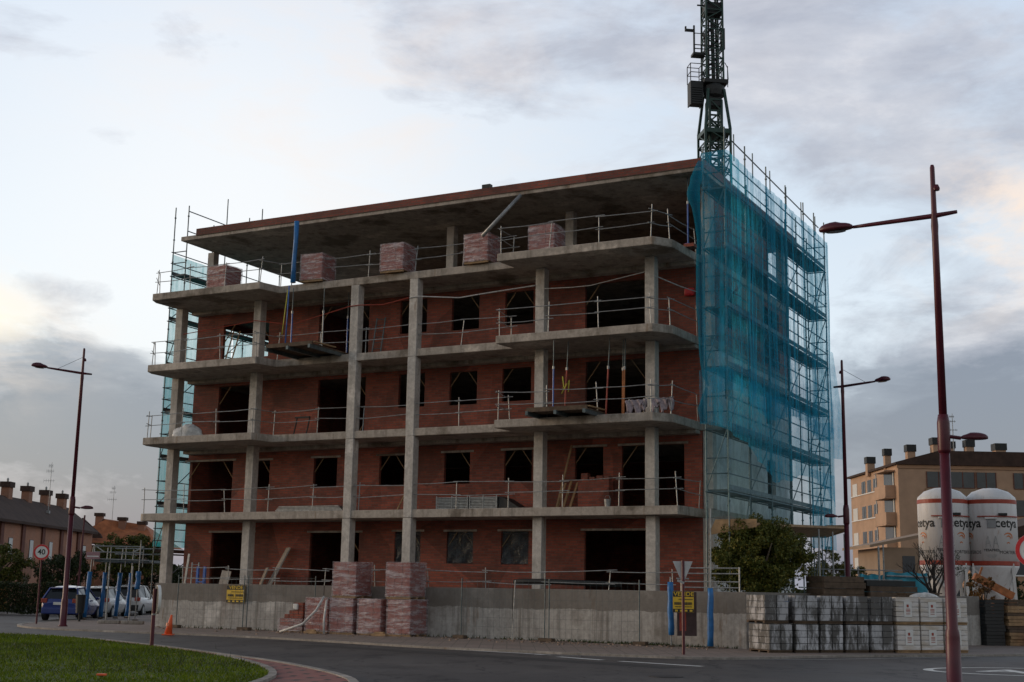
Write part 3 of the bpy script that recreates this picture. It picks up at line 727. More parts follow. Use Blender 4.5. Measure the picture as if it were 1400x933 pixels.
# first floor: metal sheets, grating pack, leaning planks, bricks on the sill
t=thing('sheet_bundle','long low bundle of pale metal sheets lying on the first floor behind the rail','sheets',L(5.7,.75,4.484),-TH)
for k in range(5): MB().box(.05*k,0,.05*k+.003*k,3.3-.06*k,.6,.05*k+.045).build('sheet',M['galv'],t)
t=thing('grating_pack','two packs of stacked metal gratings standing on the first floor','gratings',L(13.25,.55,4.484),-TH)
for x0,x1 in ((0,1.35),(1.4,2.55)):
    mb=MB()
    for k in range(8): mb.box(x0,0,.03+k*.055,x1,.8,.065+k*.055)
    for x in (x0+.02,(x0+x1)/2,x1-.02): mb.box(x-.02,-.012,0,x+.02,-.001,.5)
    mb.build('grating',M['galv'],t)
mb=MB(); mb.prism_axis([(0,0),(.9,0),(.25,.38),(0,.46)],0,.7,'y'); q=mb.build('tarpaulin',M['ink']); tag(q,'black tarpaulin heap at the right end of the grating packs','tarpaulin'); q.location=L(15.85,.6,4.484); q.rotation_euler=(0,0,-TH)
def plank(lab,s,o,z,ds,do,h,w=.13,mat='wood',name='plank',cat='plank',grp=None,th=.035):
    v=Vector((ds,do,h)); n=v.length
    t_=MB(); t_.bar((0,0,0),tuple(v),w,th); q=t_.build(name,M[mat]); q.location=L(s,o,z); q.rotation_euler=(0,0,-TH); tag(q,lab,cat,grp); return q
gpk='planks leaning on the first floor'
for i,(s,ds,h,w,lb) in enumerate(((17.72,.42,2.35,.07,'tallest thin plank of those leaning right of the concrete column on the first floor'),(17.75,.16,.98,.09,'short plank just right of the tall one on the first floor'),(17.98,.16,1.05,.1,'middle one of three short planks leaning in a row on the first floor'),(18.25,.14,1.0,.1,'rightmost of three short planks leaning in a row on the first floor'),(16.75,.3,.78,.09,'single plank leaning beside the black tarpaulin on the first floor'),(10.95,.12,.72,.06,'thin stick leaning between the two middle columns of the first floor'))):
    plank(lb,s,1.45,4.485,ds,.4,h,w,grp=gpk)
t=thing('brick_row','few loose bricks on the first floor window sill behind the rail','bricks',L(18.6,1.4,4.484),-TH)
MB().box(0,.0,0,1.2,.4,1.02).build('low_wall',M['brick'],t)
for k,(x,w,h) in enumerate(((.1,.25,.26),(.42,.2,.12),(.7,.24,.16),(.98,.2,.14))): MB().box(x,.05,1.023,x+w,.3,1.023+h).build('brick',M['brick'],t)
t=thing('bucket','small grey bucket on the first floor behind the rail','bucket',L(20.1,.6,4.484),-TH); MB().lathe([(.09,0),(.12,.28),(.125,.28)],14).build('pail',M['galv'],t); MB().tube([(-.12,0,.27),(-.06,0,.4),(.06,0,.4),(.12,0,.27)],.008,5).build('handle',M['galv'],t)
# third floor: broom like sticks and a ladder
def ladder(lab,s,o,z,w,h,lean,rungs,mat='galv',cat='ladder'):
    t=thing('ladder',lab,cat,L(s,o,z),-TH)
    for x in (0,w): MB().bar((x,0,0),(x+lean,.3,h),.05,.03).build('stile',M[mat],t)
    mb=MB()
    for i in range(rungs): k=(i+.7)/rungs; mb.cyl((lean*k,.3*k,h*k),(w+lean*k,.3*k,h*k),.015,n=6)
    mb.build('rungs',M[mat],t)
ladder('narrow ladder standing in the third floor opening behind the slim column on the left',9.65,1.3,10.485,.4,1.7,.02,7,'scaf')
ladder('pale short ladder leaning before the third floor brick wall at the far left',2.2,1.3,10.485,.35,1.7,.25,6,'wood')
ladder('pale folded ladder leaning on the leftmost column of the ground storey',1.55,.9,1.18,.35,1.35,-.25,5)
t=thing('work_trestle','grey metal trestle standing before the second floor brick wall on the left','trestle',L(6.15,1.2,7.484),-TH)
for x in (0,.62): MB().bar((x-.05,0,0),(x+.05,.1,.82),.04).build('leg',M['darksteel'],t)
MB().bar((-.0,.05,.82),(.7,.05,.82),.09,.06).build('top_bar',M['darksteel'],t)
# ground storey: leaning boards and barrier pieces
plank('tall grey board leaning against the brick wall above the concrete wall',5.15,1.0,1.2,.55,.8,1.95,.45,'conc','board','board',None,.05)
plank('low wide grey board at the foot of the brick wall left of the tall board',4.55,1.3,1.2,.3,.3,1.15,.8,'conc','board','board',None,.04)
plank('small square grey board beside the blue plastic thing on the ground storey',3.35,.6,1.2,.1,.2,1.0,.45,'conc','board','board',None,.04)
t=thing('blue_formwork_frame','pale blue plastic frame standing above the wall beside the ground storey opening','frame',L(2.55,.1,1.2),-TH)
for x in (0,.35): MB().bar((x,0,0),(x,.02,1.15),.1,.08).build('upright',M['bluesteel'],t)
MB().bar((-.02,0,.55),(.4,0,.55),.12,.05).build('crosspiece',M['bluesteel'],t)
plank('upright pale blue batten standing left of the blue plastic frame',1.95,.0,1.2,.12,.1,1.65,.1,'galv','batten','batten')
mb=MB(); mb.tube([L(17.3,-.9,1.9),L(17.8,-.9,1.93),L(18.6,-1.,1.93),L(21.3,-1.1,1.86)],.09,8); tag(mb.build('black_pipe',M['black'],smooth=True),'thick black pipe lying along the wall top before the wide ground storey opening','pipe')
# ------------------------------------------------------------------ scaffold along the right gable
def scaffold(lab,ss,oo,z0,ztops,decks,deck_s,rails_s,extra=None,face=1):
    t=thing('scaffold',lab,'scaffold',L(ss[0],oo[0],0),-TH); S0,O0=ss[0],oo[0]
    p=lambda s,o,z:(s-S0,o-O0,z)
    for i,s in enumerate(ss):
        for j,o in enumerate(oo):
            zt=ztops(i,j); mb=MB(); mb.cyl(p(s,o,z0),p(s,o,zt),.026,n=6)
            z=z0+.5
            while z<zt: mb.cyl(p(s,o,z),p(s,o,z+.05),.045,n=6); z+=1.0
            mb.build('standard',M['scaf'],t)
    for z in decks:
        mb=MB()
        for s in ss: mb.cyl(p(s,oo[0]-.1,z-.08),p(s,oo[-1]+.1,z-.08),.024,n=6)
        mb.build('ledger',M['scaf'],t)
        mb=MB()
        for o in oo: mb.cyl(p(ss[0],o,z-.08),p(ss[-1],o,z-.08),.024,n=6)
        mb.build('transom',M['scaf'],t)
        for j,(a,b_) in enumerate(zip(oo[:-1],oo[1:])):
            if extra and (round(z,1),j) in extra: continue
            MB().box(deck_s[0]-S0,a-O0+.03,z-.05,deck_s[1]-S0,b_-O0-.03,z).build('deck',M['deck'],t)
        for s in rails_s:
            mb=MB()
            for h in (.5,1.0): mb.cyl(p(s,oo[0]-.1,z+h),p(s,oo[-1]+.1,z+h),.022,n=6)
            mb.box(s-S0-.015,0,z,s-S0+.015,oo[-1]-O0,z+.15)
            mb.build('guard_bars',M['scaf'],t)
        mb=MB()
        for h in (.5,1.0):
            for o in (oo[0],oo[-1]): mb.cyl(p(ss[0],o,z+h),p(ss[-1],o,z+h),.022,n=6)
        mb.build('end_bars',M['scaf'],t)
    mb=MB(); zz=[z0+.3]+list(decks)
    for k in range(len(zz)-1):
        for j in range(len(oo)-1):
            if (j+k)%2==0: mb.cyl(p(ss[-1] if face>0 else ss[0],oo[j],zz[k]),p(ss[-1] if face>0 else ss[0],oo[j+1],zz[k+1]),.02,n=6)
        mb.cyl(p(ss[0],oo[-1],zz[k]),p(ss[-1],oo[-1],zz[k+1]),.02,n=6)
        if k%2: mb.cyl(p(ss[0],oo[0],zz[k]),p(ss[-1],oo[0],zz[k+1]),.02,n=6)
    mb.build('brace',M['scaf'],t)
    return t,p
oo=[-1.0,1.2,3.7,6.2,8.7,10.3,11.9]
scaffold('tall steel scaffold covered in blue netting along the right gable of the block',[24.25,25.0],oo,0,lambda i,j:17.0 if i==1 else 16.4+(.5 if j%2 else 0),[4.9,6.9,8.9,10.9,12.9,14.95],(24.28,24.95),(25.0,))
t=thing('scaffold_top_rail','loose upper rail rising over the netting along the roof at the right gable','rail',L(25,-.2,0),-TH)
MB().cyl((0,0,16.75),(0,11.2,16.55),.024,n=6).build('rail',M['scaf'],t)
for k in range(6): MB().cyl((0,.2+k*2.1,16.1),(0,.2+k*2.1,17.05-.03*k),.022,n=6).build('post',M['scaf'],t)
scaffold('bare scaffold rising above the roof at the left end of the block',[-1.05,-.30],[1.45,4.0,6.5,9.0,11.5],1.0,lambda i,j:(18.0,18.2,19.2,18.6,18.3)[j]-.35*(i==0)*(j>0),[2.95,4.95,6.95,8.95,10.95,12.95,14.95],(-1.0,-.35),(-1.05,),face=-1,
  extra={(2.9,0),(3.0,0)})
t=thing('stepped_rail','two rails with short posts stepping down above the left end of the roof','rail',L(-.3,1.45,0),-TH)
for z in (17.75,16.85): MB().cyl((0,0,z),(0,5.2,z),.024,n=6).build('rail',M['scaf'],t)
MB().cyl((0,2.55,15.5),(0,2.55,19.0),.024,n=6).build('post',M['scaf'],t)

# netting
def netmat(name,col,a0,a1,tr=.5):
    m=bpy.data.materials.new(name); m.use_nodes=True; nt=m.node_tree
    for n in list(nt.nodes): nt.nodes.remove(n)
    out=nt.nodes.new('ShaderNodeOutputMaterial'); v=ocoord(nt)
    folds=noise(nt,v,1.0,7,.72,(3.6,3.6,.22)); fine=noise(nt,v,4,6,.8,(1.6,1.6,.9))
    a=ramp(nt,math_(nt,'ADD',math_(nt,'MULTIPLY',folds,.62),math_(nt,'MULTIPLY',fine,.38)),[(.38,a0),(.50,(a0+a1)*.45),(.61,a1)])
    d=nt.nodes.new('ShaderNodeBsdfDiffuse'); tl=nt.nodes.new('ShaderNodeBsdfTranslucent'); tp=nt.nodes.new('ShaderNodeBsdfTransparent')
    d.inputs[0].default_value=(*col,1); tl.inputs[0].default_value=(*[min(1,x*1.5) for x in col],1)
    tp.inputs[0].default_value=(.90,.975,.99,1)
    ms=nt.nodes.new('ShaderNodeMixShader'); ms.inputs[0].default_value=tr; nt.links.new(d.outputs[0],ms.inputs[1]); nt.links.new(tl.outputs[0],ms.inputs[2])
    m2=nt.nodes.new('ShaderNodeMixShader'); nt.links.new(a,m2.inputs[0]); nt.links.new(tp.outputs[0],m2.inputs[1]); nt.links.new(ms.outputs[0],m2.inputs[2])
    nt.links.new(m2.outputs[0],out.inputs[0]); return m
M['net']=netmat('blue_netting',(.045,.42,.62),.16,.70)
M['net2']=netmat('pale_netting',(.20,.40,.44),.06,.24)
M['net4']=netmat('teal_netting',(.03,.36,.44),.40,.72)
M['net3']=netmat('thick_netting',(.012,.19,.30),.35,.62)
def netsheet(name,path,ztop,zbot,mat,parent,seg=.14,vs=26,amp=.05,ph=0):
    """path: (s,o) points; ztop/zbot functions of the distance along it"""
    P=[Vector((a,b_,0)) for a,b_ in path]; acc=[0]
    for a,b_ in zip(P[:-1],P[1:]): acc.append(acc[-1]+(b_-a).length)
    n=int(acc[-1]/seg)+1; mb=MB()
    for i in range(n+1):
        d=acc[-1]*i/n; k=max(j for j in range(len(P)-1) if acc[j]<=d+1e-9); u=(d-acc[k])/(acc[k+1]-acc[k]); p=P[k].lerp(P[k+1],u)
        t_=(P[k+1]-P[k]).normalized(); nn=Vector((t_.y,-t_.x,0))
        zt,zb=ztop(d),zbot(d)
        for j in range(vs+1):
            q=j/vs; z=zt+(zb-zt)*q
            w=amp*(math.sin(d*7.3+ph+.6*math.sin(z*.8))+.6*math.sin(d*13.1+z*.35+ph)+.5*math.sin(z*1.5+d))*(.35+.65*q)
            o=p+nn*(w+.03); mb.v.append((o.x,o.y,z))
    for i in range(n):
        for j in range(vs): a=i*(vs+1)+j; mb.f.append([a,a+vs+1,a+vs+2,a+1]); mb.m.append(0)
    return mb.build(name,mat,parent,smooth=True)
nt_=thing('safety_netting','blue debris netting draped over the scaffold of the right gable','netting',L(0,0,0),-TH)
fr=[(24.2,-1.06),(25.06,-1.06),(25.06,12.0)]
netsheet('net_panel',fr,lambda d:16.15+.03*math.sin(d*1.2),lambda d:7.9+.25*math.sin(d*.9),M['net'],nt_)
netsheet('net_panel',[(24.1,-1.12),(25.12,-1.12),(25.12,12.06)],lambda d:8.75-.03*d+.1*math.sin(d*2),lambda d:np.interp(d,[0,1,3,5.5,7.,10,12.5,14.1],[7.0,6.75,6.4,5.5,5.6,6.1,5.8,5.2])+.06*math.sin(d*3),M['net'],nt_,amp=.04,ph=2).__setitem__('label','brighter second strip of blue netting with a ragged lower edge')
netsheet('net_panel',[(24.2,-1.03),(25.03,-1.03),(25.03,8.4)],lambda d:7.4,lambda d:3.95+.1*math.sin(d*2),M['net2'],nt_,amp=.03,ph=4)
netsheet('net_panel',[(25.08,8.3),(25.08,12.05)],lambda d:6.4,lambda d:3.4,M['net'],nt_,amp=.05,ph=1)
netsheet('net_panel',[(25.1,12.05),(24.0,12.1)],lambda d:16.2,lambda d:4.0,M['net2'],nt_,amp=.04,ph=1)
# thick gathered edge down the front corner, bulging at the roof
mb=MB(); pts=[];rs=[]
for z,s,o,r in ((15.9,24.15,-1.0,.08),(15.3,24.02,-1.05,.20),(14.8,23.93,-1.1,.23),(14.3,24.0,-1.05,.13),(13.2,24.15,-1.05,.13),(11,24.12,-1.05,.13),(9.4,24.18,-1.05,.12),(8.6,24.25,-1.03,.08),(8.25,24.34,-1.0,.03)):
    pts.append((s,o,z));rs.append(r)
sm_p=[];sm_r=[]
for i in range(len(pts)-1):
    for k in range(4):
        u=k/4; sm_p.append(tuple(np.array(pts[i])*(1-u)+np.array(pts[i+1])*u)); sm_r.append((rs[i]*(1-u)+rs[i+1]*u)*(1+.12*math.sin(i*3+k)))
sm_p.append(pts[-1]);sm_r.append(rs[-1])
mb.tube(sm_p,sm_r,14); mb.build('gathered_edge',M['net3'],nt_,smooth=True)
mb=MB(); mb.tube([(24.3,-1.03,8.2),(24.15,-1.05,7.5),(24.2,-1.05,7.05)],[.04,.15,.12],12); mb.build('gathered_edge',M['net3'],nt_,smooth=True)
# loose flap at the far end
netsheet('net_flap',[(25.1,12.0),(25.55,12.3)],lambda d:11.5-11*max(0,d-.1)*.75,lambda d:7.1-.1*d,M['net'],nt_,seg=.06,amp=.02)
for i in range(15):   # darker vertical folds where sheets overlap
    d=-.2+i*.82+.25*math.sin(i*2.3)
    netsheet('net_fold',[(25.14,d),(25.12,d+.22+.14*(i%3))],lambda q:16.1-(i%3)*.05,lambda q:8.1-.3*(i%2),M['net'],nt_,seg=.05,amp=.05,ph=i)
ln=thing('safety_netting','pale blue netting on the scaffold beyond the left end of the block','netting',L(0,0,0),-TH)
netsheet('net_panel',[(-1.12,5.8),(-1.12,1.5)],lambda d:15.9,lambda d:3.2,M['net4'],ln,amp=.03)
netsheet('net_panel',[(-1.12,11.6),(-1.12,5.9)],lambda d:15.2,lambda d:4.2,M['net4'],ln,amp=.03)

# ------------------------------------------------------------------ protective canopy along the right gable
t=thing('protective_canopy','brown timber canopy tray on poles round the foot of the right scaffold','canopy',L(25.02,-.9,0),-TH)
mb=MB(); mb.add([(0,0,3.45),(.85,0,3.75),(.85,0,3.83),(0,0,3.53),(0,11.6,3.85),(.85,11.6,4.2),(.85,11.6,4.28),(0,11.6,3.93)],[(3,2,1,0),(4,5,6,7),(0,1,5,4),(1,2,6,5),(2,3,7,6),(3,0,4,7)]); mb.build('deck_board',M['wood'],t)
for y,dz in ((-.05,0),(11.62,.40)): MB().prism_axis([(0 if dz else -.75,3.45+dz),(.85,3.7+dz),(.85,3.95+dz),(0 if dz else -.5,3.95+dz)],y,y+.04,'y').build('end_board',M['wood'],t)
for y in (7.6,9.6,11.4): MB().cyl((.8,y,0),(.8,y,4.0),.03,n=6).build('pole',M['galv'],t)
MB().cyl((.2,7.0,1.9),(.9,11.6,1.9),.03,n=6).build('rail',M['galv'],t)

def wrapped_pole(x,y,top,w0,w1,lab,lean=.05,grp='poles wrapped in blue plastic',r=.085):
    t=thing('wrapped_pole',lab,'pole',(x,y,0),0,grp)
    MB().cyl((0,0,0),(lean,0,top),.026,n=6).build('pole',M['galv'],t)
    f_=lambda z:lean*z/top
    n=7; pts=[(f_(w0+(w1-w0)*i/n)+random.uniform(-.012,.012),0,w0+(w1-w0)*i/n) for i in range(n+1)]
    MB().tube(pts,[r*random.uniform(.85,1.12) for _ in pts],10).build('blue_wrap',M['blue'],t,smooth=True)
    MB().box(-.1,-.1,.002,.1,.1,.05).build('foot_board',M['wooddk'],t)
wrapped_pole(6.13,41.0,4.2,.06,1.78,'thin pole wrapped in bright blue plastic at the right corner of the concrete wall',.04,r=.09)
wrapped_pole(5.02,41.6,2.1,.35,1.95,'blue wrapped pole behind the yellow sign near the back of the triangular road sign',-.02,r=.09)
wrapped_pole(8.5,41.3,1.6,.2,1.6,'dark blue wrapped pole in the shade behind the grey block pallets',0.0,r=.07)
# canopy on poles at the left side street
cx0=[(-19.25,61.8,'first blue wrapped pole from the left, nearest the dark blue car'),(-19.05,63.6,'second blue wrapped pole from the left, between the silver and white cars'),(-18.75,65.0,'third blue wrapped pole from the left, close to the fourth'),(-18.5,66.0,'fourth blue wrapped pole from the left, the shortest wrap')]
for i,(x,y,lb) in enumerate(cx0): wrapped_pole(x,y,3.3,.1,2.15,lb,.14 if i else .2,r=.10)
wrapped_pole(-16.85,61.5,3.6,1.4,2.2,'blue wrapped pole top just behind the left end of the concrete wall',.05,r=.12)
t=thing('walkway_canopy','grey metal walkway canopy over the pavement at the left end of the block','canopy',(-19.1,62,0),0)
MB().box(0,0,2.62,2.6,3.4,2.72).build('deck',M['scaf'],t)
for z in (3.05,3.32):
    for y in (0,3.4): MB().cyl((0,y,z),(2.3,y,z),.028,n=6).build('rail',M['galv'],t)
MB().bar((.1,0,3.32),(.5,0,3.05),.04).build('rail',M['galv'],t); MB().bar((1.8,0,3.05),(2.3,0,3.32),.06).build('rail',M['galv'],t)
for x in (.05,.8,1.5,2.3): MB().cyl((x,0,2.4),(x,0,3.35),.02,n=6).build('post',M['galv'],t)
MB().cyl((-.3,-.1,2.74),(2.6,-.1,2.70),.03,n=6).build('rail',M['galv'],t)
t=thing('street_name_board','small pale pinkish board on the canopy rail at the left','sign',(-19.3,61.6,2.72)); MB().box(0,0,0,.62,.03,.32).build('board',simple('pink_board',(.36,.20,.22),.6,.2,9),t); MB().box(.04,-.005,.10,.58,-.001,.15).build('stripe',M['white'],t)

# ------------------------------------------------------------------ tower crane behind the block
def lattice(mb,c,w0,w1,z0,z1,n,ch,br,full=True):
    for sx in(-1,1):
        for sy in(-1,1): mb.bar((c[0]+sx*w0/2,c[1]+sy*w0/2,z0),(c[0]+sx*w1/2,c[1]+sy*w1/2,z1),ch)
    for k in range(n):
        a=k/n;b_=(k+1)/n; wa=(w0+(w1-w0)*a)/2; wb=(w0+(w1-w0)*b_)/2; za=z0+(z1-z0)*a; zb=z0+(z1-z0)*b_
        q=[(-1,-1),(1,-1),(1,1),(-1,1)]
        for i in range(4):
            p0,p1=q[i],q[(i+1)%4]
            if k%2: p0,p1=p1,p0
            mb.bar((c[0]+p0[0]*wa,c[1]+p0[1]*wa,za),(c[0]+p1[0]*wb,c[1]+p1[1]*wb,zb),br)
            mb.bar((c[0]+p0[0]*wb,c[1]+p0[1]*wb,zb),(c[0]+p1[0]*wb,c[1]+p1[1]*wb,zb),br)
cr=thing('tower_crane','dark green lattice tower crane rising behind the roof','crane',(9.72,62,.2),R(8))
mb=MB(); lattice(mb,(0,0),1.25,1.25,0,23.6,34,.10,.05); mb.build('mast',M['green'],cr)
mb=MB(); lattice(mb,(0,0),.6,.6,0,25.2,44,.10,.075); mb.build('inner_mast',M['green'],cr)
mb=MB(); 
for sx in(-1,1):
    for sy in(-1,1): mb.bar((sx*.62,sy*.62,23.6),(sx*.40,sy*.40,25.7),.12)
mb.box(-.66,-.66,23.4,.66,.66,23.6); mb.build('mast_head',M['green'],cr)
mb=MB(); mb.lathe([(.3,25.3),(.5,25.45),(.54,25.7),(.54,25.9),(.45,26.05),(.45,26.2)],20); mb.box(-.6,-.5,26.02,.6,.5,26.2); mb.box(-.3,-.3,24.9,.3,.3,25.4); mb.build('slewing_ring',M['darksteel'],cr)
mb=MB(); lattice(mb,(-.05,0),.85,.80,26.25,34.5,16,.085,.05); mb.build('tower_top',M['green'],cr)
mb=MB(); mb.cyl((.0,0,26.2),(-.05,0,30),.10,n=8); mb.cyl((.2,.1,26.2),(.12,.1,34),.05,n=6); mb.cyl((-.25,.0,26.2),(-.2,.0,34),.05,n=6)
for k in range(16): mb.bar((-.25,.1,26.4+k*.5),(.2,.1,26.4+k*.5),.03)
for k in range(5): mb.bar((-.3,0,27.+k*.9),(.3,.2,27.6+k*.9),.09)
mb.build('ladder',M['darksteel'],cr)
mb=MB(); mb.box(-1.25,-.3,25.75,-.62,.3,26.1)
for k in range(7): mb.box(-1.24,-.28,24.95+k*.115,-.63,.28,25.03+k*.115)
mb.box(-1.25,-.29,24.9,-1.2,.29,25.75); mb.box(-.67,-.29,24.9,-.62,.29,25.75); mb.build('counter_box',M['darksteel'],cr)
mb=MB()
for x in (-1.25,-.65):
    for y in (-.3,.3): mb.cyl((x,y,26.1),(x,y,27.0),.022,n=6)
for z in (26.55,27.0):
    for y in (-.3,.3): mb.cyl((-1.25,y,z),(-.65,y,z),.02,n=6)
    for x in (-1.25,-.65): mb.cyl((x,-.3,z),(x,.3,z),.02,n=6)
for x in (.4,.72): mb.cyl((x,0,26.0),(x,0,27.1),.022,n=6)
mb.cyl((.3,0,26.4),(.75,0,26.4),.02,n=6); mb.cyl((-.7,0,26.3),(.4,0,26.3),.02,n=6)
mb.tube([(.42,0,27.3),(.6,0,27.25),(.72,0,27.0),(.75,0,26.4)],.02,6); mb.build('guard_rail',M['darksteel'],cr)
mb=MB(); mb.box(-1.08,-.25,27.5,-.48,.25,27.62); mb.box(-1.08,-.27,27.5,-1.0,-.2,29.0); mb.box(-.52,-.27,27.6,-.48,-.2,28.6); mb.tube([(-1.04,-.25,28.3),(-1.0,-.25,28.6),(-.6,-.25,28.6),(-.5,-.25,28.2)],.025,6); mb.box(-1.45,-.15,28.75,-1.0,.0,28.85); mb.box(-1.45,-.1,28.85,-1.38,-.0,29.0)
for z in (27.8,28.0): mb.bar((-1.08,-.25,z),(-.48,-.25,z),.04)
mb.build('platform',M['darksteel'],cr)
mb=MB(); mb.box(.42,-.2,27.9,.55,.2,29.0); mb.build('electric_box',M['darksteel'],cr)
mb=MB(); mb.bar((-.8,0,30.2),(.5,0,30.2),.06); mb.box(-.45,-.3,29.7,.42,.3,30.3); mb.build('rest_platform',M['darksteel'],cr)
mb=MB(); mb.bar((-1.15,0,33.1),(.2,0,33.1),.09); mb.build('outrigger',M['darksteel'],cr)
mb=MB(); mb.box(-1.2,-1.2,0,1.2,1.2,.6); mb.build('base_block',M['conc'],cr)

# ------------------------------------------------------------------ street lamps
def lamp(x,y,h,lab,az,az2,drop=0,stay=True):
    t=thing('street_lamp',lab,'street lamp',(x,y,0),0,'maroon street lamps')
    m_=M['maroon']
    MB().lathe([(.17,0),(.17,.04),(.135,.06),(.125,.9),(.12,1.0),(.10,1.06),(.092,4.2)],14).build('pole',m_,t,smooth=True)
    MB().lathe([(.105,4.2),(.115,4.25),(.115,4.75),(.09,4.9)],14).build('pole_sleeve',m_,t,smooth=True)
    MB().lathe([(.075,4.9),(.062,h-1.35),(.07,h-1.2),(.052,h-.9),(.045,h-.05),(.03,h)],12).build('upper_pole',m_,t,smooth=True)
    hz=h-1.0
    u=Vector((math.cos(az),math.sin(az),0)); a0=-u*.42+Vector((0,0,hz+.02+drop*.25)); e=u*1.55+Vector((0,0,hz-drop))
    MB().tube([a0,Vector((0,0,hz+.0)),u*.8+Vector((0,0,hz-drop*.5)),u*1.25+Vector((0,0,hz-drop*.8)),e],[.035,.05,.045,.04,.032],8).build('arm',m_,t,smooth=True)
    if stay: MB().tube([Vector((0,0,h-.35)),u*1.1+Vector((0,0,hz+.03))],.008,4).build('stay_wire',M['galv'],t)
    def head(p,u_,s):
        mb=MB(); n=14;k=10; v=Vector((-u_.y,u_.x,0))
        for i in range(k+1):
            a=PI*i/k; ln=-math.cos(a)*.34*s; rr=math.sin(a)**.75
            for j in range(n):
                b_=2*PI*j/n; zz=math.sin(b_); q=p+u_*(.34*s+ln)+v*(math.cos(b_)*.15*s*rr)+Vector((0,0,(zz*.15 if zz>0 else zz*.05)*s*rr*(1.0 if ln>-.1 else .8)))
                mb.v.append(tuple(q))
        for i in range(k):
            for j in range(n): mb.f.append([i*n+j,i*n+(j+1)%n,(i+1)*n+(j+1)%n,(i+1)*n+j]); mb.m.append(0)
        return mb.build('lamp_head',m_,t,smooth=True)
    hd=head(e,u,1.0)
    c_=e+u*.34+Vector((0,0,-.045)); v=Vector((-u.y,u.x,0))
    mb=MB(); mb.add([tuple(c_+u*.2*math.cos(q)+v*.1*math.sin(q)-Vector((0,0,.012))) for q in [2*PI*i/12 for i in range(12)]],[tuple(range(12))]); mb.build('lamp_glass',simple('lamp_glass',(.3,.3,.28),.2,.1,3),hd)
    u2=Vector((math.cos(az2),math.sin(az2),0)); b0=u2*.08+Vector((0,0,4.5)); b1=u2*.3+Vector((0,0,4.47))
    MB().tube([b0,b1],.035,8).build('short_arm',m_,t)
    head(b1,u2,.72)
    MB().lathe([(.0,0),(.06,.01),(.07,.05),(.04,.12),(.0,.13)],8,(u.x*-.06,u.y*-.06,h-.52)).build('sensor',m_,t)
lamp(-16.85,51.6,10.72,'street lamp at the left before the parked cars, its arm stayed by a wire',R(232),R(20),0)
lamp(7.93,24.2,9.68,'nearest and largest street lamp, at the right edge in front of the block pallets',R(149),R(-5),.02,stay=False)
lamp(12.35,49.0,10.3,'middle street lamp between the netted scaffold and the beige building',R(-56),R(175))

# ------------------------------------------------------------------ traffic signs
def disc(mb,c,r,n_,th,m=0,k=36,r0=0):
    n_=Vector(n_).normalized(); u=n_.cross(Vector((0,0,1))).normalized(); v=u.cross(n_)
    c=Vector(c)
    if r0==0:
        vs=[c+u*r*math.cos(2*PI*i/k)+v*r*math.sin(2*PI*i/k)+n_*s for s in(0,th) for i in range(k)]
        fs=[tuple(range(k)),tuple(range(k,2*k))[::-1]]+[(i,(i+1)%k,k+(i+1)%k,k+i) for i in range(k)]
    else:
        vs=[];fs=[]
        for i in range(k):
            for rr in (r0,r):
                for s in (0,th): vs.append(c+u*rr*math.cos(2*PI*i/k)+v*rr*math.sin(2*PI*i/k)+n_*s)
        for i in range(k):
            a=i*4;b_=((i+1)%k)*4
            fs+=[(a+1,a+3,b_+3,b_+1),(a+2,a,b_,b_+2),(a+3,a+2,b_+2,b_+3),(a,a+1,b_+1,b_)]
    mb.add(vs,fs,m)
def speed_sign(x,y,zc,r,lab,nv,pole=True,txt='40'):
    t=thing('speed_sign',lab,'road sign',(x,y,0))
    n_=Vector(nv).normalized()
    MB().cyl((0,.06,0),(0,.06,zc+.1),.035,n=10).build('pole',M['maroon'],t)
    mb=MB(); disc(mb,(0,0,zc),r,n_,.012); p=mb.build('plate',M['white'],t)
    mb=MB(); disc(mb,Vector((0,0,zc))+n_*.0125,r*.99,n_,.004,r0=r*.76); mb.build('red_ring',M['red'],p)
    az=math.atan2(n_.x,-n_.y)
    writing('digits',txt,r*.95,M['ink'],p,Vector((0,0,zc))+n_*.016+Vector((0,0,0)),(PI/2,0,az),bold=True)
speed_sign(-18.75,54.1,2.82,.31,'round 40 speed limit sign in front of the hedge and row houses on the left',(.3,-1,0))
speed_sign(10.12,25.9,2.52,.33,'round red ringed speed sign cut by the right edge of the picture',(-.4,-1,0))
t=thing('yield_sign','grey back of a triangular road sign on a maroon post before the concrete wall','road sign',(4.72,36.4,0))
MB().cyl((0,0,0),(0,0,2.48),.042,n=10).build('pole',M['maroon'],t)
mb=MB(); mb.prism_axis([(-.27,2.46),(.27,2.46),(.035,1.92),(-.035,1.92)],.045,.06,'y'); mb.build('plate',simple('sign_back',(.50,.50,.50),.5,.15,4,.3),t)
MB().box(-.17,.0605,1.98,.17,.085,2.02).build('bracket',M['galv'],t); MB().bar((-.16,-.03,1.95),(.02,-.05,1.88),.05,.06).build('clamp',M['galv'],t)
t=thing('small_panel','dark panel with a red patch hung on the fence behind the triangular sign post','panel',(5.3,41.0,.35)); MB().box(-.17,0,0,.42,.03,1.3).build('board',simple('dark_panel',(.06,.035,.035),.7,.3,5),t); MB().box(-.1,-.006,.15,.1,-.001,.8).build('red_patch',M['redprop'],t)  # dark board with a red patch
t=thing('round_road_sign','round sign seen almost edge on, on a maroon post at the edge of the grass','road sign',(-9.22,35.4,0))
MB().cyl((0,0,0),(0,0,1.5),.05,n=10).build('pole',M['maroon'],t)
n_=Vector((.92,.39,0)).normalized()
mb=MB(); disc(mb,(.05,-.02,1.22),.36,n_,.06); mb.build('plate',M['darksteel'],t)
mb=MB(); disc(mb,Vector((.05,-.02,1.22))+n_*.0,.37,n_,.075,r0=.345); mb.build('rim',M['white'],t)
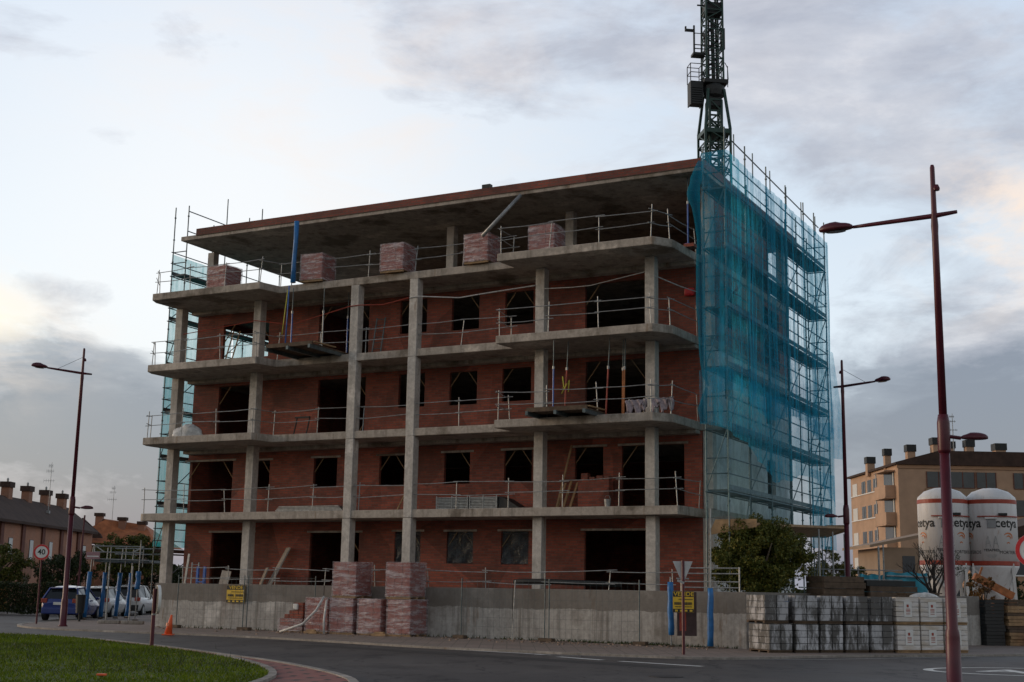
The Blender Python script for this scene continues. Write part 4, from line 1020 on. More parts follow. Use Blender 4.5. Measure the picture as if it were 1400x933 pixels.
MB().lathe([(.055,.82),(.055,.86)],10).build('clamp',M['galv'],t)
# yellow sale boards
def board(x,y,z,rz,lab,w=.86,h=.66):
    t=thing('sale_board',lab,'sign',(x,y,z),rz,'yellow sale boards')
    MB().box(0,0,0,w,.02,h).build('board',M['yboard'],t)
    MB().box(.005,-.006,h*.74,w-.005,-.0005,h*.995).build('header_band',M['ink'],t)
    writing('lettering','VENDE',h*.27,M['yboard'],t,(w*.52,-.012,h*.865),bold=True,sx=1.15)
    mb=MB(); r=random.Random(4)
    for (y0,hh,x0,x1) in ((.62,.045,.28,.95),(.42,.13,.07,.40),(.42,.13,.5,.92),(.27,.04,.1,.9)):
        x_=x0
        while x_<x1: ww=r.uniform(.02,.05); mb.box(x_*w,-.006,y0*h-hh*h/2,min(x_+ww,x1)*w,-.0008,y0*h+hh*h/2); x_+=ww+.015
    mb.build('small_print',M['ink'],t)
    mb=MB(); mb.box(.005,-.007,.005,w-.005,-.001,h*.17); b_=mb.build('footer_band',M['ink'],t)
    mb=MB()
    for a in (.1,.34,.56,.8): mb.box(w*(a),-.011,h*.04,w*(a+.13),-.0075,h*.13)
    mb.build('footer_marks',M['yboard'],b_)
p=L(5.0,-1.02,.98); board(p.x,p.y,p.z,-TH,'yellow and black VENDE board on the left part of the concrete wall')
board(4.93,40.4,1.05,-.1,'yellow and black VENDE board hung beside the back of the triangular sign',.62,.62)
t=thing('traffic_cone','tilted orange traffic cone at the left end of the concrete wall','cone',(-11.25,45.2,-.03)); 
MB().box(-.17,-.17,0,.17,.17,.035).build('base',M['cone'],t); MB().lathe([(.135,.036),(.03,.66),(.02,.665)],16).build('cone_body',M['cone'],t,smooth=True).rotation_euler=(0,R(7),0)
MB().lathe([(.075,.40),(.095,.30)][::-1],16).build('stripe',simple('pale_orange',(.8,.25,.12),.5,.1,5),t)
t=thing('litter','orange scrap lying in the grass at the bottom left','litter',(-6.95,23.2,.06)); MB().box(0,0,0,.16,.1,.035).build('scrap',M['cone'],t,bevel=.012)

# ------------------------------------------------------------------ mesh site fence before the wall
def fence_panel(s0,o0,ds,do,lab,h=2.0,w=None,feet=True):
    t=thing('site_fence',lab,'fence',L(s0,o0,0),-TH+math.atan2(do,ds),'thin wire fence panels before the wall')
    w=math.hypot(ds,do)
    for x in (.04,w-.04): MB().cyl((x,0,0),(x,0,h),.02,n=6).build('post',M['scaf'],t)
    mb=MB(); 
    n=int(w/.22)
    for i in range(1,n): mb.bar((w*i/n,0,.12),(w*i/n,0,h-.05),.0045)
    for k in range(7): mb.bar((.04,0,.12+(h-.2)*k/6),(w-.04,0,.12+(h-.2)*k/6),.0055)
    mb.build('mesh',M['scaf'],t)
    if feet:
        for x in (.0,w): MB().box(x-.22,-.12,0,x+.22,.12,.12).build('foot_block',M['wooddk'],t,bevel=.02)
fence_panel(3.2,-1.75,3.3,-.05,'leftmost wire fence panel, between the cone and the yellow board')
fence_panel(6.6,-1.8,3.2,-.1,'wire fence panel just right of the yellow board, its blocks under the loose bricks')
fence_panel(15.9,-2.1,3.3,-.2,'wire fence panel before the middle of the wall, right of the brick pallets')
fence_panel(19.3,-2.35,3.3,-.2,'wire fence panel before the brown stained part of the wall')
t=thing('white_fence_pole','thin pale pole leaning on the wall near the middle','pole',L(17.7,-1.75,0),-TH); MB().cyl((0,0,0),(-.02,.2,1.95),.016,n=6).build('tube',M['galv'],t); MB().box(-.05,-.05,0,.05,.05,.01).build('foot',M['galv'],t)
t=thing('bar_rail','galvanised tubular barrier on the wall beside the brick corner, behind the triangular sign','barrier',L(23.6,-1.6,1.68),-TH)
for x in (0,1.9): MB().cyl((x,0,0),(x,0,.75),.025,n=6).build('post',M['galv'],t)
for z in (.12,.3,.55,.72): MB().cyl((0,0,z),(1.9,0,z),.022,n=6).build('rail',M['galv'],t)
# ------------------------------------------------------------------ grey block pallets at the right
E1=Vector((.937,.348,0)); AZ=math.atan2(.348,.937); PB=Vector((7.39,38.37,0))
m,nt,b=nodes('concrete_blocks'); v=rnd_coord(nt)
st=noise(nt,v,2.2,6,.75,(1.2,1.2,.35)); c=mix(nt,ramp(nt,st,[(.42,0.),(.52,.92)]),(.56,.565,.59),(.06,.055,.048))
gi=nt.nodes.new('ShaderNodeObjectInfo'); c=mix(nt,math_(nt,'MULTIPLY',gi.outputs['Random'],.4),c,(.16,.155,.15))
nt.links.new(c,b.inputs['Base Color']); b.inputs['Roughness'].default_value=.85; M['gblock']=m
m,nt,b=nodes('pale_block_wrap'); v=rnd_coord(nt)
st=noise(nt,v,1.5,5,.7,(1,1,4)); c=ramp(nt,st,[(.35,(.50,.43,.35)),(.6,(.68,.655,.64))])
nt.links.new(c,b.inputs['Base Color']); b.inputs['Roughness'].default_value=.35; M['wblock']=m
def block_pallet(mat,rows,nx,labelled):
    t=thing('block_pallet','x','block pallet')
    w,d,h=(.75 if not labelled else .80),1.15,.80
    mb=MB()
    for y in (.08,d/2,d-.08): mb.box(0,y-.05,0,w,y+.05,.05)
    mb.box(0,0,.053,w,d,.075); mb.build('pallet',M['wood'] if labelled else M['wooddk'],t)
    mb=MB(); rh=(h-.085)/rows; wd=w/nx
    for k in range(rows):
        for i in range(nx):
            for j in range(2):
                jx=random.uniform(-.008,.008); mb.box(i*wd+.006+jx,j*d/2+.004,.08+k*rh+.006,(i+1)*wd-.006+jx,(j+1)*d/2-.004,.08+(k+1)*rh-.006)
    mb.build('block_stack',mat,t,bevel=.006)
    if labelled:
        mb=MB(); mb.box(w*.34,-.012,.22,w*.68,-.001,.66); lb=mb.build('paper_label',M['white'],t)
        mb=MB(); mb.box(w*.45,-.018,.5,w*.54,-.013,.58,0)
        for z in (.44,.40,.36,.30): mb.box(w*.42,-.018,z,w*.60,-.013,z+.018)
        mb.build('print',M['redprop'],lb)
    else:
        mb=MB()
        for x in (w*.5,): mb.box(x-.006,-.012,.08,x+.006,-.002,h)
        mb.build('strap',M['ink'],t)
    return t
gp_=block_pallet(M['gblock'],4,2,False); wp_=block_pallet(M['wblock'],5,1,True)
ords=['first','second','third','fourth','fifth']
gi_=0
for lev in (0,1):
    for i in range(8):
        lv='lower' if lev==0 else 'upper'
        src=gp_ if i<5 else wp_
        if i<5: lab=f'grey concrete block pallet in the {lv} row, {ords[i]} from its left end'
        else: lab=f'pale block pallet with a paper label in the {lv} row, '+('next to the grey ones' if i==5 else 'middle of three' if i==6 else 'at the right end')
        first=(lev==0 and i in(0,5))
        t=src if first else dup(src,lab)
        t['label']=lab; t['group']='grey block pallets in two rows' if i<5 else 'pale block pallets at the right end of the rows'
        x=i*.862+(.02 if i>=5 else 0)+random.uniform(-.012,.012)-(.10 if lev and i==0 else 0)
        p=PB+E1*x+Vector((-.348,.937,0))*random.uniform(-.04,.04); t.location=(p.x,p.y,lev*.815); t.rotation_euler=(0,0,AZ+random.uniform(-.015,.015)-(.05 if lev and i==0 else 0))
# dark formwork heap behind them
def heap(name,lab,x,y,z,w,d,n,h,mat,cat,az=AZ,seed=0,jit=.08):
    r=random.Random(seed); t=thing(name,lab,cat,(x,y,z),az)
    for k in range(n):
        a=r.uniform(-jit,jit); MB().box(a,r.uniform(-.03,.03),k*h/n+.002,w+a+r.uniform(-jit,jit),d,(k+1)*h/n-.008).build('panel',M[r.choice(mat)],t)
heap('formwork_stack','dark stack of formwork panels rising behind the left grey block pallets, beside the tree',9.75,41.9,0,1.5,1.0,12,2.22,['darksteel','wooddk','wooddk'],'panels',AZ,1)
heap('formwork_stack','lower untidy stack of dark boards behind the middle grey block pallets',11.35,42.5,0,1.7,1.0,12,2.12,['darksteel','wooddk','wooddk'],'panels',AZ,2,.16)
heap('board_bundle','thin dark boards lying on the rear edge of the right grey block pallets',12.1,41.0,1.63,1.25,.5,3,.13,['wooddk'],'boards',AZ,3)
q=sack('plastic_scrap','folded white plastic on the left pale block pallets',0,0,0,.9,.5,.12,'plastic',5); q.location=(12.6,40.9,1.62); q.rotation_euler=(0,0,AZ)
heap('pallet_stack','tall stack of empty black pallets at the end of the concrete wall on the right',16.75,47.5,0,.72,.9,13,1.58,['ink'],'pallets',.2,4,.02)
heap('pallet_stack','stack of empty weathered wooden pallets at the right edge',17.6,47.6,0,.95,.9,14,1.6,['wood','wooddk'],'pallets',.2,5,.05)
t=thing('plastic_barrier','red plastic road barrier at the right edge','barrier',(18.25,47.0,0),.1)
MB().prism_axis([(0,0),(.4,0),(.3,.25),(.24,.66),(.16,.66),(.1,.25)],0,1.3,'x').build('barrier_body',M['red'],t,bevel=.02); 
for x in (.25,.9): MB().box(x-.08,-.03,.0,x+.08,.02,.12).build('foot',M['black'],t)
# blue tarpaulin fence behind
m=simple('blue_tarpaulin',(.03,.28,.38),.5,.25,2.5,0,.4)
t=thing('tarpaulin_fence','bright blue tarpaulin on a low fence before the beige building','fence',(12.0,52.0,0),.05)
for i,(a,b_,z) in enumerate(((0,1.5,2.35),(1.55,2.5,2.45),(2.55,4.25,2.55))):
    mb=MB(); n=16
    for k in range(n+1):
        for j in range(9): mb.v.append((a+(b_-a)*k/n,.06*math.sin(k*1.1+j*.5),.5+(z-.5)*j/8+ .03*math.sin(k*.8)*(j/8)))
    for k in range(n):
        for j in range(8): q=k*9+j; mb.f.append([q,q+9,q+10,q+1]); mb.m.append(0)
    o=mb.build('tarpaulin',m,t,smooth=True); sm=o.modifiers.new('s','SOLIDIFY'); sm.thickness=.01
for x in (0,1.5,2.5,4.25): MB().cyl((x,-.1,0),(x,-.1,2.75 if x!=2.5 else 3.6),.03,n=6).build('post',M['galv'],t)
for z in (2.25,2.62): MB().cyl((-.3,-.15,z),(3.2,-.15,z),.022,n=6).build('rail',M['galv'],t)
MB().cyl((2.6,-.1,2.42),(4.4,-.1,2.38),.035,n=6).build('rail',M['galv'],t)
t=thing('blue_barrel_pole','grey post with a blue foot before the blue tarpaulin','pole',(13.35,48.5,0)); MB().cyl((0,0,0),(0,0,3.4),.035,n=8).build('post',M['galv'],t); MB().cyl((0,0,1.5),(0,0,2.15),.09,n=10).build('blue_foot',M['blue'],t)

# ------------------------------------------------------------------ silos
m,nt,b=nodes('silo_white'); v=ocoord(nt)
c=mix(nt,ramp(nt,noise(nt,v,1.,6,.75,(4,4,.35)),[(.50,0.),(.66,.38)]),(.74,.745,.75),(.46,.43,.40)); c=mix(nt,ramp(nt,noise(nt,v,1.6,5,.7,(2,2,.6)),[(.62,0.),(.70,.6)]),c,(.40,.22,.12))
nt.links.new(c,b.inputs['Base Color']); b.inputs['Roughness'].default_value=.5; M['silo']=m; M['silored']=simple('silo_red_band',(.36,.055,.03),.5,.2,3); M['logo']=simple('logo_orange',(.55,.17,.05),.5,.15,4)
def on_cyl(name,txt,size,mat,parent,r,az,z,sx=1,bold=False,pts=None):
    vs,fs=pts if pts else text_mesh(txt,size,0,bold)
    out=[]
    for x,y,_ in vs:
        a=az+x*sx/r; out.append((r*math.cos(a),r*math.sin(a),z+y))
    me=bpy.data.meshes.new(name); me.from_pydata(out,[],fs); me.materials.append(mat)
    o=bpy.data.objects.new(name,me); C.objects.link(o); o.parent=parent; return o
def swirl():
    vs=[];fs=[]
    def band(c,r0,r1,a0,a1,n=14):
        b0=len(vs)
        for i in range(n+1):
            a=a0+(a1-a0)*i/n; k=math.sin(PI*min(1,i/n*.9+.1)); rr0=r0+(r1-r0)*.5*(1-k); rr1=r1-(r1-r0)*.5*(1-k)
            vs.append((c[0]+rr0*math.cos(a),c[1]+rr0*math.sin(a)*.8,0)); vs.append((c[0]+rr1*math.cos(a),c[1]+rr1*math.sin(a)*.8,0))
        for i in range(n): fs.append((b0+2*i,b0+2*i+2,b0+2*i+3,b0+2*i+1))
    band((0,.0),.20,.29,R(150),R(-35)); band((.02,-.03),.08,.16,R(160),R(-50)); band((.0,-.32),.05,.12,R(170),R(10))
    return vs,fs
def silo(x,y,lab,az):
    t=thing('mortar_silo',lab,'silo',(x,y,0),az,'mortar silos')
    r=1.2
    MB().lathe([(r,3.35),(r,6.40),(r*.97,6.52),(r*.72,6.80),(r*.32,6.97),(.05,7.0)],40).build('tank',M['silo'],t,smooth=True)
    MB().lathe([(r+.006,6.18),(r+.012,6.19),(r+.012,6.37),(r+.006,6.38)],40).build('red_band',M['silored'],t)
    MB().lathe([(r+.006,3.20),(r+.015,3.21),(r+.015,3.40),(r+.006,3.41)],40).build('red_band',M['silored'],t)
    MB().lathe([(.16,1.15),(.2,1.2),(r*.98,3.1),(r,3.19)],36).build('cone',M['silo'],t,smooth=True)
    for a in (-140,-40,50,130):
        c,s=math.cos(R(a)),math.sin(R(a))
        MB().bar((r*c*.97,r*s*.97,3.3),(r*c*1.12,r*s*1.12,0),.13).build('leg',M['white'],t)
    for a,b_ in ((-140,-40),(-40,50),(130,-140)):
        MB().bar((r*math.cos(R(a)),r*math.sin(R(a)),3.1),(r*1.08*math.cos(R(b_)),r*1.08*math.sin(R(b_)),.9),.08).build('strut',M['white'],t)
    # hatch and ledge
    v=Vector((0,-1,0))
    MB().box(-.2,-r-.05,4.98,.22,-r+.12,5.4).build('hatch',simple('hatch_grey',(.28,.29,.30),.5,.1,4),t,bevel=.02)
    MB().box(-.3,-r-.10,5.42,.28,-r+.12,5.5).build('hatch_hood',M['white'],t,bevel=.02)
    mb=MB()
    for i in range(14):
        a0=R(-120+i*7.5);a1=R(-120+(i+1)*7.5)
        if i in (5,6): pass
        mb.bar(((r+.05)*math.cos(a0),(r+.05)*math.sin(a0),5.55),((r+.05)*math.cos(a1),(r+.05)*math.sin(a1),5.55),.07,.05)
    mb.build('ledge',M['silored'],t)
    mb=MB(); mb.box(.35,-r-.06,5.58,.75,-r+.15,5.7); mb.build('hinge',M['darksteel'],t)
    on_cyl('lettering','cetya',.62,M['ink'],t,r+.012,R(-90+38),5.22,bold=True)
    on_cyl('lettering','cetya',.62,M['ink'],t,r+.012,R(-90-54),5.22,bold=True)
    on_cyl('logo','',1,M['logo'],t,r+.012,R(-90+38),4.55,pts=swirl())
    on_cyl('logo','',1,M['logo'],t,r+.012,R(-90-58),4.55,pts=swirl())
    on_cyl('lettering','YESAPRES',.17,M['ink'],t,r+.012,R(-90-2),3.92,bold=True)
    on_cyl('lettering','MORTEROS',.22,M['darksteel'],t,r+.012,R(-90+42),3.82)
    on_cyl('lettering','MORTEROS',.22,M['darksteel'],t,r+.012,R(-90-52),3.82)
    mb=MB(); 
    for z,w in ((3.68,.5),(3.62,.42),(3.56,.3)):
        for i in range(8): a=R(-92)+(-w/2+w*i/8)/r; mb.box((r+.01)*math.cos(a),(r+.01)*math.sin(a)-.004,z,(r+.01)*math.cos(a)+w/9,(r+.01)*math.sin(a),z+.02)
    mb.build('small_print',M['galv'],t)
    mb=MB()
    for x0 in (-.3,.05): mb.bar((x0,-r-.02,4.05),(x0+.12,-r-.02,4.6),.02); mb.bar((x0+.24,-r-.02,4.05),(x0+.12,-r-.02,4.6),.02); mb.bar((x0+.06,-r-.02,4.25),(x0+.18,-r-.02,4.25),.02)
    mb.build('pale_emblem',M['galv'],t)
silo(21.47,66.2,'left white mortar silo lettered cetya, partly behind the near lamp post',R(-14))
silo(23.78,66.0,'right white mortar silo lettered cetya and YESAPRES',R(-20))
t=thing('mixing_machine','rusty orange machine with a sloping chute under the right silo','machine',(20.9,60.5,0),0)
MB().bar((.0,0,2.6),(1.7,0,1.75),.32,.3).build('chute',M['orangep'],t); MB().box(.9,-.3,.4,1.8,.5,1.6).build('body',M['orangep'],t,bevel=.05); MB().bar((.15,-.1,2.5),(.35,-.1,3.0),.08).build('lever',M['orangep'],t)
for x in (1.0,1.7): MB().cyl((x,-.35,0),(x,-.35,.45),.05).build('leg',M['darksteel'],t)

# ------------------------------------------------------------------ trees
def leafmat(name,c1,c2,c3):
    m,nt,b=nodes(name); gi=nt.nodes.new('ShaderNodeNewGeometry')
    n=noise(nt,ocoord(nt),1.6,4); 
    c=ramp(nt,gi.outputs['Random Per Island'],[(0.,c1),(.55,c2),(1.,c3)])
    c=mix(nt,ramp(nt,n,[(.4,0.),(.7,.6)]),c,c1)
    nt.links.new(c,b.inputs['Base Color']); b.inputs['Roughness'].default_value=.6; b.inputs['Specular IOR Level'].default_value=.25
    b.inputs['Subsurface Weight'].default_value=0
    return m
M['leaf']=leafmat('leaf_olive',(.05,.07,.014),(.10,.11,.018),(.20,.16,.025))
M['leafdk']=leafmat('leaf_dark',(.015,.025,.008),(.03,.045,.012),(.055,.06,.015))
M['leafolive']=leafmat('leaf_mid',(.045,.06,.010),(.09,.10,.015),(.15,.13,.025))
M['bark']=simple('bark',(.09,.07,.05),.9,.35,14,0,.5); M['twig']=simple('twig',(.055,.045,.04),.9,.3,14)
def crown(name,parent,c,rad,n,size,mat,seed=0,clumps=60,flat=.0,hollow=.35):
    r=np.random.default_rng(seed); c=np.array(c,float); rad=np.array(rad,float)
    d=r.normal(size=(clumps,3)); d/=np.linalg.norm(d,axis=1)[:,None]
    cc=d*(r.uniform(hollow,1,size=(clumps,1))**.6)*rad*r.uniform(.82,1.06,size=(clumps,1)); cr_=r.uniform(.16,.34,size=clumps)*rad.min()
    idx=r.integers(0,clumps,n); dd=r.normal(size=(n,3)); dd/=np.linalg.norm(dd,axis=1)[:,None]
    P=c+cc[idx]+dd*(r.uniform(.2,1,size=(n,1))**.5)*cr_[idx][:,None]*np.array([1,1,.8])
    if flat: P=P[P[:,2]>flat]; n=len(P)
    a=r.normal(size=(n,3)); a/=np.linalg.norm(a,axis=1)[:,None]; b_=r.normal(size=(n,3)); b_=np.cross(a,b_); b_/=np.linalg.norm(b_,axis=1)[:,None]
    s=size*r.uniform(.6,1.35,size=(n,1))
    V=np.stack([P-a*s*.5,P+b_*s*.28,P+a*s*.5,P-b_*s*.28],1).reshape(-1,3)
    me=bpy.data.meshes.new(name); me.vertices.add(4*n); me.vertices.foreach_set('co',V.ravel()); me.loops.add(4*n); me.loops.foreach_set('vertex_index',np.arange(4*n)); me.polygons.add(n); me.polygons.foreach_set('loop_start',np.arange(0,4*n,4)); me.materials.append(mat); me.update(calc_edges=True)
    o=bpy.data.objects.new(name,me); C.objects.link(o); o.parent=parent
    return o
def limbs(parent,h0,spread,top,r0,n,seed,mat,name='trunk'):
    r=random.Random(seed); mb=MB(); mb.tube([(0,0,0),(.03,0,h0*.5),(0,.02,h0)],[r0*1.25,r0,r0*.85],10)
    for i in range(n):
        a=2*PI*i/n+r.uniform(-.4,.4); q=r.uniform(.5,1)*spread
        mb.tube([(0,0,h0*.9),(math.cos(a)*q*.45,math.sin(a)*q*.45,h0+(top-h0)*.45),(math.cos(a)*q,math.sin(a)*q,h0+(top-h0)*r.uniform(.6,.95))],[r0*.55,r0*.35,r0*.12],6)
    return mb.build(name,mat,parent,smooth=True)
t=thing('round_tree','dense round olive green tree behind the right end of the concrete wall','tree',(7.95,42.75,.40))
limbs(t,1.2,1.2,3.2,.12,7,2,M['bark']); 
crown('crown',t,(0,0,2.35),(1.62,1.0,1.32),70000,.08,M['leaf'],3,330,hollow=.30)
limbs(t,1.2,.5,2.,.07,3,5,M['bark']).location=(.42,0,0)
# bare tree
def bare(parent,seed):
    r=random.Random(seed); tr=MB(); tw=MB()
    def grow(p,d,l,rad,k):
        pts=[p];dd=d.copy()
        for i in range(3):
            dd=(dd+Vector((r.gauss(0,.10),r.gauss(0,.10),.06))).normalized(); p=p+dd*l/3; pts.append(p)
        (tr if k<2 else tw).tube(pts,[rad*(1-.13*i) for i in range(4)],6 if k<2 else 4)
        if k<5:
            for i in range(r.choice((2,3,3) if k else (5,))):
                nd=(dd*(1 if k else .8)+Vector((r.gauss(0,.5),r.gauss(0,.5),r.uniform(0,.3)))).normalized()
                grow(p if i<2 else pts[2],nd,l*r.uniform(.62,.85),rad*.6,k+1)
    grow(Vector((0,0,0)),Vector((0,0,1)),1.3,.13,0)
    a=tr.build('trunk',M['twig'],parent,smooth=True); b_=tw.build('twigs',M['twig'],parent)
t=thing('bare_tree','small leafless tree with fine dark twigs in front of the silos','tree',(15.3,48.2,.55)); bare(t,11)
for ch in t.children: ch.scale=(.74,.74,.80)
crown('last_leaves',t,(0.5,0,2.1),(.55,.5,.7),500,.06,M['leafdk'],4,30)
def tree(name,lab,x,y,z0,c,rad,n,size,mat,seed,cl=60,trunk=.15,cat='tree'):
    t=thing(name,lab,cat,(x,y,z0)); limbs(t,max(.3,c-rad[2]*.6),rad[0]*.7,c+rad[2]*.5,trunk,6,seed,M['bark']); crown('crown',t,(0,0,c),rad,n,size,mat,seed,cl); return t
tree('bushy_tree','green tree seen under the brown canopy, left of the middle lamp post',18.1,75,0,2.7,(1.6,1.4,1.5),9000,.13,M['leafolive'],21)
tree('bushy_tree','low dark bush behind the middle lamp post, before the beige building',20.3,78,0,2.1,(1.3,1.3,1.1),5000,.13,M['leafdk'],22)
tree('bushy_tree','small tree top just above the bush at the foot of the beige building',21.3,92,0,2.6,(.9,.9,1.3),2500,.13,M['leafdk'],24)
tree('bushy_tree','yellow green tree above the walkway canopy at the left',-22.2,79,0,3.25,(2.25,1.6,1.35),13000,.14,M['leafolive'],25,80)
tree('bushy_tree','dark tree below the walkway canopy, behind the parked cars',-22.3,82,0,2.0,(2.7,1.4,1.5),9000,.15,M['leafdk'],26,80)
tree('bushy_tree','round dark tree at the left edge, over the hedge',-28.8,76,0,2.6,(1.9,1.5,1.35),9000,.14,M['leafolive'],27)
tree('bushy_tree','rounded dark tree over the hedge behind the speed sign',-25.4,77.5,0,2.35,(1.7,1.4,1.2),9000,.13,M['leafdk'],28)
tree('bushy_tree','small rust brown bush below the silos at the right',20.6,58.5,0,1.9,(.7,.6,.75),1600,.10,leafmat('leaf_rust',(.12,.05,.015),(.25,.11,.03),(.30,.18,.05)),29,25,.05)
tree('bushy_tree','dark bushes at the right edge, behind the silo legs',28.0,80,0,1.7,(3.5,1.6,1.5),8000,.15,M['leafdk'],30,80)
# clipped hedge along the side street
t=thing('clipped_hedge','dark clipped hedge along the side street at the far left','hedge',(-33,70.5,0),.06)
r_=np.random.default_rng(5); n=26000; P=np.stack([r_.uniform(0,9.5,n),r_.uniform(-.35,.35,n),r_.uniform(.05,1.62,n)],1); P[:,2]+=.05*np.sin(P[:,0]*3); P[:,1]-=.0
o=crown('foliage',t,(0,0,0),(1,1,1),n,.11,M['leafdk'],6)
a=r_.normal(size=(n,3));a/=np.linalg.norm(a,axis=1)[:,None]; b_=np.cross(a,r_.normal(size=(n,3)));b_/=np.linalg.norm(b_,axis=1)[:,None]
V=np.stack([P-a*.055,P+b_*.03,P+a*.055,P-b_*.03],1).reshape(-1); o.data.vertices.foreach_set('co',V.astype(np.float32)); o.data.update()
mb=MB(); [mb.cyl((x,0,0),(x+.1,0,1.2),.03,n=5) for x in np.arange(.3,9.4,.6)]; mb.build('stems',M['bark'],t)
for i,x in enumerate((-30.6,-29.9,-27.4,-24.9)):
    t=thing('brick_pier','orange brick garden pier behind the hedge, '+['at the left edge','close to the one at the left edge','just left of the speed sign','just left of the lamp post'][i],'pier',(x,80.5,0),0,'garden piers behind the hedge')
    MB().box(-.2,-.2,0,.2,.2,1.9+.08*(i%2)).build('shaft',simple('pier_orange',(.42,.20,.07),.8,.2,5),t); MB().box(-.25,-.25,2.0,.25,.25,2.1).build('cap',M['conc'],t)

# ------------------------------------------------------------------ lawn blades
r_=np.random.default_rng(9); N=150000
gx=r_.uniform(-24,-4,N); gy=r_.uniform(21,46,N)
from mathutils.geometry import intersect_point_line
poly=np.array([(p[0],p[1]) for p in grass]); inside=np.zeros(N,bool); j=len(poly)-1
for i in range(len(poly)):
    xi,yi=poly[i];xj,yj=poly[j]
    hit=((yi>gy)!=(yj>gy))&(gx<(xj-xi)*(gy-yi)/(yj-yi+1e-12)+xi); inside^=hit; j=i
gx,gy=gx[inside],gy[inside]; n=len(gx)
patch=.5+.5*np.sin(gx*.9+np.sin(gy*.7)*1.5)*np.cos(gy*.6+gx*.3)
h=r_.uniform(.02,.055,n)*(1+.5*patch); a=r_.uniform(0,PI,n); w=.010
B=np.stack([gx,gy,np.full(n,.03)],1); dx=np.stack([np.cos(a)*w,np.sin(a)*w,np.zeros(n)],1); T=B+np.stack([r_.normal(0,.025,n),r_.normal(0,.025,n),h],1)
V=np.stack([B-dx,B+dx,T],1).reshape(-1,3)
me=bpy.data.meshes.new('grass_blades'); me.vertices.add(3*n); me.vertices.foreach_set('co',V.ravel()); me.loops.add(3*n); me.loops.foreach_set('vertex_index',np.arange(3*n)); me.polygons.add(n); me.polygons.foreach_set('loop_start',np.arange(0,3*n,3)); 
m,nt,b=nodes('grass_blade'); gi=nt.nodes.new('ShaderNodeNewGeometry'); c=ramp(nt,gi.outputs['Random Per Island'],[(0.,(.09,.145,.009)),(.6,(.155,.22,.014)),(1.,(.25,.27,.035))])
c=mix(nt,ramp(nt,noise(nt,ocoord(nt),.35,5,.7),[(.40,0.),(.60,.75)]),c,(.075,.10,.012)); nt.links.new(c,b.inputs['Base Color']); b.inputs['Roughness'].default_value=.9; b.inputs['Specular IOR Level'].default_value=.05
me.materials.append(m); me.update(calc_edges=True); o=bpy.data.objects.new('grass',me); C.objects.link(o); setting(o,'stuff','short green grass on the roundabout'); o['category']='grass'

mb=MB(); rr=random.Random(77)
for i in range(260):
    q=int(rr.random()*len(gx)); p=Vector((gx[q],gy[q],.07)); a_=rr.uniform(0,PI); u=Vector((math.cos(a_),math.sin(a_),rr.uniform(-.2,.3)))*.035; w_=Vector((-math.sin(a_),math.cos(a_),rr.uniform(-.2,.3)))*.022
    mb.add([p-u,p+w_,p+u,p-w_],[(0,1,2,3)])
o=mb.build('fallen_leaves',simple('dry_leaf',(.20,.13,.04),.8,.5,9)); setting(o,'stuff','dry leaves scattered in the grass'); o['category']='leaves'
mb=MB()
for i in range(700):
    cx_,cy_=[(-12,33),(-8.5,30),(-15,38),(-11,27),(-6.5,27)][i%5]; x_=cx_+rr.gauss(0,.9); y_=cy_+rr.gauss(0,1.2)
    if not (y_<44 and x_<-5.2): continue
    h_=rr.uniform(.08,.17); a_=rr.uniform(0,PI); u=Vector((math.cos(a_),math.sin(a_),0))*.014; p=Vector((x_,y_,.03))
    mb.add([p-u,p+u,p+Vector((rr.gauss(0,.05),rr.gauss(0,.05),h_))],[(0,1,2)])
o=mb.build('tall_grass_tufts',M['weed']); setting(o,'stuff','darker taller tufts in the lawn'); o['category']='grass'
